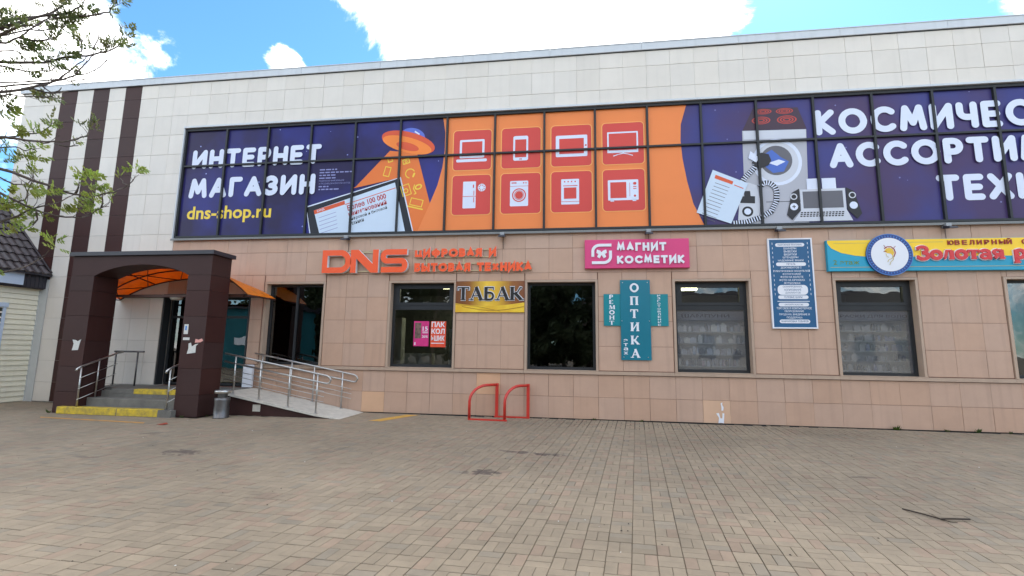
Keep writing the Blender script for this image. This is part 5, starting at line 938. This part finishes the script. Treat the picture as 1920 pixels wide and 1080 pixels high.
LEAF= [[0.374,-8.389,4.646],[0.367,-8.35,4.522],[0.553,-8.416,4.476],[0.366,-8.304,4.44],[0.59,-8.343,4.43],[0.558,-8.144,4.838],[0.638,-7.929,4.93],[0.561,-7.987,4.789],[0.546,-7.922,4.832],[0.405,-7.956,4.741],[0.571,-8.033,4.651],[0.383,-7.987,4.779],[0.48,-8.063,4.528],[0.524,-8.036,4.528],[0.347,-8.098,4.448],[0.52,-8.161,4.389],[0.411,-8.253,4.317],[0.446,-8.204,4.317],[0.282,-8.034,4.425],[0.565,-8.119,4.263],[0.401,-7.946,4.309],[0.589,-7.991,4.389],[0.227,-7.679,4.613],[0.283,-7.642,4.816],[0.546,-7.763,4.61],[0.458,-7.628,4.703],[0.711,-7.725,4.703],[0.662,-7.671,4.683],[0.892,-7.798,4.592],[0.73,-7.63,4.933],[0.861,-7.711,4.772],[0.751,-7.73,5.153],[0.845,-7.865,4.919],[0.531,-7.92,4.904],[0.434,-8.136,4.102],[0.364,-8.261,4.135],[0.147,-8.215,4.381],[0.441,-8.08,4.627],[0.404,-8.326,4.021],[0.361,-8.113,4.242],[0.629,-8.186,4.789],[0.352,-8.36,4.5],[0.382,-8.342,4.511],[0.565,-8.399,4.458],[0.426,-8.408,4.394],[0.61,-8.04,4.734],[0.529,-7.88,4.849],[0.403,-7.939,4.728],[0.68,-7.928,4.892],[0.447,-8.218,4.323],[0.34,-8.087,4.351],[0.81,-7.646,4.896],[0.803,-7.665,4.694],[0.409,-8.199,3.562],[0.17,-8.135,3.842],[0.306,-8.201,3.719],[0.316,-8.19,3.671],[0.524,-8.13,3.561],[0.353,-8.063,3.533],[0.494,-8.071,3.529],[0.45,-7.973,3.572],[0.627,-7.706,3.844],[0.69,-7.712,3.837],[0.605,-7.715,3.756],[0.678,-7.736,3.742],[0.432,-7.918,3.769],[0.316,-7.921,3.491],[0.302,-8.146,3.328],[0.456,-8.102,3.31],[0.293,-7.878,3.391],[0.502,-8.063,3.325],[0.588,-8.039,3.626],[0.656,-7.833,3.54],[0.221,-8.166,3.72],[0.297,-8.181,3.8],[0.397,-7.961,3.988],[0.247,-8.022,3.323],[0.482,-8.011,3.331],[0.362,-8.042,3.334],[0.343,-7.919,3.275],[0.373,-7.913,3.208],[0.326,-7.956,3.227],[0.445,-7.996,3.073],[0.422,-7.964,3.031],[0.585,-8.004,2.978],[0.504,-7.855,3.027],[0.573,-8.034,2.99],[0.441,-7.774,2.936],[0.713,-7.917,2.861],[0.68,-7.759,3.245],[0.806,-7.807,3.215],[0.81,-7.788,3.126],[0.815,-7.715,3.117],[0.829,-7.663,3.135],[0.837,-7.62,3.103],[0.741,-7.806,2.906],[0.676,-7.696,2.954],[0.636,-7.596,3.034],[0.803,-7.762,2.896],[0.88,-7.614,3.027],[1.056,-7.596,3.377],[0.973,-7.464,3.447],[1.028,-7.546,3.375],[0.761,-7.477,3.339],[0.378,-8.013,2.83],[0.256,-7.974,2.856],[0.44,-8.016,2.849],[0.278,-7.968,2.694],[0.554,-8.129,2.623],[0.359,-7.958,2.716],[0.39,-8.108,2.58],[0.331,-8.121,2.85],[0.44,-8.158,2.814],[0.393,-7.764,2.622],[0.441,-7.751,2.624],[0.383,-7.722,2.587],[0.574,-7.821,2.517],[0.525,-7.944,2.792],[0.492,-8.028,2.79],[0.231,-7.967,2.738],[0.171,-7.972,3.025],[0.679,-7.78,3.248],[0.663,-7.749,2.881],[0.794,-8.113,2.944],[0.358,-7.952,3.015]]

rt = random.Random(11)
T = thing('ash_tree', 'young tree in spring leaf whose branches reach in at the upper left', 'tree', (-.9, -8.45, 0))
tr = [(-.9, -8.45, 0), (-.92, -8.44, .8), (-.88, -8.42, 1.8), (-.84, -8.46, 2.8), (-.72, -8.43, 3.8), (-.6, -8.4, 4.8), (-.5, -8.3, 6.0)]
MB().tube(tr, .11, 12, r1=.03).lathe([(.2, -.02), (.15, .06), (.11, .2)], -.9, -8.45, 12).build('trunk', 'bark', T)
twigs = []
bm_ = MB()
def jit(v, a): return Vector(v) + Vector((rt.uniform(-a, a), rt.uniform(-a, a), rt.uniform(-a, a)))
for r, pts in BR:
    P_ = [Vector(p) for p in pts]; r0 = r * .00085 + .001
    if P_[0].x < .45 and r >= 4:
        tz = max(1.6, P_[0].z - .45); k = tz / 6.0; base = Vector((-.9 + .4 * k, -8.45 + .1 * k, tz)); mid = (base + P_[0]) / 2 + Vector((0, 0, .06)); P_ = [base, mid] + P_
    Q = []
    for a, b in zip(P_[:-1], P_[1:]): Q += [a, jit((a + b) / 2, .008)]
    Q.append(P_[-1]); bm_.tube(Q, r0 * 1.9, 6, r1=.0036)
    for k in range(2, len(Q) - 1):
        if rt.random() < .75:
            d = (Q[k + 1] - Q[k - 1]).normalized(); s_ = (d * .8 + Vector((rt.uniform(-.5, .5), rt.uniform(-.7, .7), rt.uniform(-.4, .8)))).normalized(); l = rt.uniform(.05, .17); e = Q[k] + s_ * l; mid = jit(Q[k] + s_ * l * .5, .012)
            bm_.tube([Q[k], mid, e], .003, 5, r1=.0018)
            if rt.random() < .14: twigs.append((e, s_))
bm_.build('branches', 'bark', T)
vs, fs, cs = [], [], []
def leaflet(p, d, n, l, w_, col):
    d = d.normalized(); s_ = d.cross(n).normalized() * w_; n = s_.cross(d).normalized(); o = len(vs)
    vs.extend([p, p + d * l * .35 + s_ + n * .004, p + d * l * .7 + s_ * .7, p + d * l - n * l * .12, p + d * l * .7 - s_ * .7, p + d * l * .35 - s_ + n * .004]); fs.append((o, o + 1, o + 2, o + 3)); fs.append((o, o + 3, o + 4, o + 5)); cs.extend([col, col])
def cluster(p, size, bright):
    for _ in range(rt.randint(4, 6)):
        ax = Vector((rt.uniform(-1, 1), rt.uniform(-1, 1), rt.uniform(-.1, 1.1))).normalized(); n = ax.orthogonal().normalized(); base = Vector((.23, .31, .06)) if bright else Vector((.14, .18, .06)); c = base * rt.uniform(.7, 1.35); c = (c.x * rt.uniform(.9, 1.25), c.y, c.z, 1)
        L = size * rt.uniform(.6, 1.0)
        for k in range(1, 4):
            q = p + ax * L * k * .28; side = ax.cross(n)
            for sg_ in (-1, 1): leaflet(q, ax * .7 + side * sg_ * .8 + Vector((0, 0, rt.uniform(-.3, .1))), n, L * rt.uniform(.38, .56), L * .13, c)
        leaflet(p + ax * L * .85, ax, n, L * .5, L * .1, c)
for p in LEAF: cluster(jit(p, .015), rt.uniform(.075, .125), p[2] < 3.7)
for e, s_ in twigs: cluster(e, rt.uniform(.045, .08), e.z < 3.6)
# crown beyond the frame, round the upper trunk
for _ in range(260):
    a = rt.uniform(0, 6.28); q = Vector((-.7, -8.4, 5.2)) + Vector((math.cos(a) * rt.uniform(.2, 1.0), math.sin(a) * rt.uniform(.3, 1.3), rt.uniform(-.2, 1.6))); cluster(q, .09, rt.random() < .5)
me = bpy.data.meshes.new('crown'); me.from_pydata([tuple(v) for v in vs], [], fs); me.materials.append(MATS['leaf']); at = me.attributes.new('tint', 'FLOAT_COLOR', 'FACE'); at.data.foreach_set('color', [v for c in cs for v in c])
o = bpy.data.objects.new('crown', me); COL.objects.link(o); o.parent = T; o.location = -Vector(OFF[T.name])

# ------------------------------------------------------------------ what stands across the square (seen in the panes)
def far_tree(x, y, h, rad, seed, label):
    r = random.Random(seed); t = thing('street_tree', label, 'tree', (x, y, 0), 'trees across the square'); m_ = MB(); m_.tube([(x, y, 0), (x + .1, y, h * .3), (x, y + .1, h * .62), (x + .05, y, h * .9)], .2, 8, r1=.04)
    for k in range(9): a = r.uniform(0, 6.28); z0 = h * r.uniform(.28, .6); m_.tube([(x, y, z0), (x + math.cos(a) * rad * .45, y + math.sin(a) * rad * .45, z0 + h * .16), (x + math.cos(a) * rad * .8, y + math.sin(a) * rad * .8, z0 + h * .26)], .07, 6, r1=.015)
    m_.build('trunk', 'bark', t); v2, f2, c2 = [], [], []; cl_ = [(Vector((r.gauss(0, .45) * rad, r.gauss(0, .45) * rad, h * r.uniform(.1, .98))), r.uniform(.6, 1.2)) for _ in range(66)]
    for c, s_ in cl_:
        for _ in range(70):
            p = c + Vector((r.gauss(0, .4), r.gauss(0, .4), r.gauss(0, .32))) * s_; a = Vector((r.uniform(-1, 1), r.uniform(-1, 1), r.uniform(-1, 1))).normalized() * .26; b = a.orthogonal().normalized() * .15; o = len(v2); v2.extend([p - a, p + b, p + a, p - b]); f2.append((o, o + 1, o + 2, o + 3)); g = r.uniform(.6, 1.2); c2.append((.09 * g, .115 * g, .06 * g, 1))
    me = bpy.data.meshes.new('crown'); me.from_pydata([tuple(v) for v in v2], [], f2); me.materials.append(MATS['leaf']); at = me.attributes.new('tint', 'FLOAT_COLOR', 'FACE'); at.data.foreach_set('color', [v for c in c2 for v in c]); o = bpy.data.objects.new('crown', me); COL.objects.link(o); o.parent = t
for k, (x, y, h, rad) in enumerate([(-26, -31, 9, 3.4), (-20.5, -32, 9, 3.4), (-15, -31, 9, 3.4), (-10, -33, 9, 3.5), (-4.5, -30, 8.4, 3.4), (.5, -31.5, 8.6, 3.6), (4.6, -30, 8, 3.4), (9.5, -32, 8.6, 3.4)]):
    far_tree(x, y, h, rad, 40 + k, 'leafy tree across the square, number %s from the house with the dark roof' % ['eight', 'seven', 'six', 'five', 'four', 'three', 'two', 'one'][k])
src = [o for o in COL.objects if o.name.startswith('street_tree')]  # rear row below is added to cover bright sky gaps in the pane reflections
for k, (x, y, s_) in enumerate([(-23, -38, 1.1), (-13, -38, 1.05), (-7, -39, 1.1), (-1.8, -38, 1.05), (2.8, -38, 1.0), (7.2, -39, 1.1), (12.5, -38, 1.0)]):
    a = src[(k * 3 + 1) % len(src)]; r = a.copy(); COL.objects.link(r); r.location = (x, y, 0); r.scale = (s_,) * 3; r.rotation_euler = (0, 0, k * 1.3)
    tag(r, 'taller tree added in the rear row to close sky gaps in the panes, ' + ['first', 'second', 'third', 'fourth', 'fifth', 'sixth', 'last'][k] + ' from the teal pavilion', 'tree', 'trees across the square')
    for ch in a.children: c = ch.copy(); COL.objects.link(c); c.parent = r
H = thing('opposite_house', 'long pale house with a dark sloping roof across the square', 'house', (24, -34, 0)); mat('plaster', (190, 180, 160), .9, noise=(1, .1))
MB().box(15, 36, -39, -32, 0, 4.6).build('wall', 'plaster', H); MB().prism([(14.6, 4.6), (36.4, 4.6), (36.4, 4.75), (14.6, 4.75)], -39.5, -31.5).build('eaves', 'roof_metal', H)
MB().add([(14.6, -31.5, 4.75), (36.4, -31.5, 4.75), (36.4, -39.5, 4.75), (14.6, -39.5, 4.75), (14.6, -35.5, 7.6), (36.4, -35.5, 7.6)], [(1, 0, 4, 5), (3, 2, 5, 4), (0, 3, 4), (2, 1, 5), (0, 1, 2, 3)]).build('roof', 'roof_metal', H)
for k in range(6): MB().box(16.5 + 3.3 * k, 18 + 3.3 * k, -32.02, -31.97, 1.2, 3.2).build('window', 'tinted_glass', H)

mat('teal_wall', (20, 96, 106), .7, noise=(1, .1))
Pv = thing('teal_pavilion', 'teal market pavilion with a pale banner across the square', 'pavilion', (-19, -21.5, 0)); MB().box(-24, -15.3, -23, -20, 0, 4.5).build('wall', 'teal_wall', Pv); MB().box(-24.3, -15, -23.3, -19.7, 4.5, 4.7).build('roof', 'fascia_metal', Pv); MB().box(-20, -15.6, -19.99, -19.95, 1.7, 2.4).build('banner', 'sign_white', Pv); MB().box(-17.2, -16, -19.985, -19.96, 0, 1.6).build('door', 'frame_dark', Pv)
# ------------------------------------------------------------------ small things on the ground
def weed(x, y, s_, label, seed):
    r = random.Random(seed); m_ = MB()
    for _ in range(22):
        a = r.uniform(0, 6.28); l = s_ * r.uniform(.5, 1.1); d = Vector((math.cos(a) * .6, -abs(math.sin(a)) * .5, r.uniform(.4, 1.0))); p = Vector((x + r.uniform(-.4, .4) * s_, y - .01, 0)); s2 = Vector((-math.sin(a), math.cos(a), 0)) * .008; m_.add([p - s2, p + s2, p + d * l * .6 + s2 * 1.3, p + d * l, p + d * l * .6 - s2 * 1.3], [(0, 1, 2, 3, 4)])
    o = m_.build('weed_tuft', 'weed', None, (x, y, 0)); tag(o, label, 'weed', 'weeds along the wall')
for i, (x, y, s_, l) in enumerate([(12.45, -.05, .13, 'dry looking weed at the wall foot below the blue board side'), (14.05, -.05, .11, 'bright green weed at the wall foot under the jeweller sign'), (13.45, -.05, .08, 'small weed at the wall foot left of the bright green one'), (14.65, -.05, .07, 'small brownish weed at the wall foot right of the bright green one'), (5.9, -.05, .07, 'tiny weed at the wall foot below the dark window'), (7.0, -.05, .07, 'tiny weed at the wall foot below the teal cross'), (-6.98, -1.78, .1, 'weed growing at the foot of the left portico pillar'), (-3.4, -1.8, .09, 'weeds growing at the front of the right portico pillar'), (-3.12, -1.45, .08, 'weed growing at the side of the right portico pillar')]): weed(x, y, s_, l, i)
t = thing('fallen_twig', 'thin dark forked twig lying on the paving at the right', 'twig', (9.05, -6.05, 0))
MB().tube([(8.88, -5.83, .012), (8.98, -5.98, .014), (9.05, -6.1, .012), (9.18, -6.1, .02), (9.33, -6.08, .018)], .007, 6, r1=.009).build('stem', 'dry_twig', t); MB().tube([(9.05, -6.1, .012), (9.09, -6.17, .01), (9.14, -6.19, .012)], .006, 5, r1=.003).build('fork', 'dry_twig', t); MB().tube([(9.05, -6.1, .014), (9.02, -6.18, .03)], .004, 5, r1=.002).build('fork', 'dry_twig', t)
o = MB().add([(-3.15, -2.72, .006), (-2.98, -2.78, .006), (-2.9, -2.7, .02), (-3.0, -2.64, .035), (-3.1, -2.65, .012)], [(0, 1, 2, 3, 4)]).build('dead_leaf', 'red_wrapper', None, (-3.0, -2.7, 0)); tag(o, 'reddish dead leaf on the paving in front of the right pillar', 'leaf')
rl = random.Random(5); m_ = MB()
for _ in range(260):
    x, y = rl.uniform(-3, 12), rl.uniform(-9, -.3); s_ = rl.uniform(.003, .009); a = rl.uniform(0, 3.14); u = Vector((math.cos(a) * s_ * 1.6, math.sin(a) * s_ * 1.6, 0)); v_ = Vector((-math.sin(a) * s_, math.cos(a) * s_, 0)); p = Vector((x, y, .004)); m_.add([p - u, p - v_, p + u, p + v_, p + Vector((0, 0, s_ * .8))], [(0, 1, 4), (1, 2, 4), (2, 3, 4), (3, 0, 4)], 1 if rl.random() < .15 else 0)
o = m_.build('litter_specks', ['dry_twig', 'paper'], None); tag(o, 'tiny scattered twigs and pale crumbs on the paving', 'litter', kind='stuff')
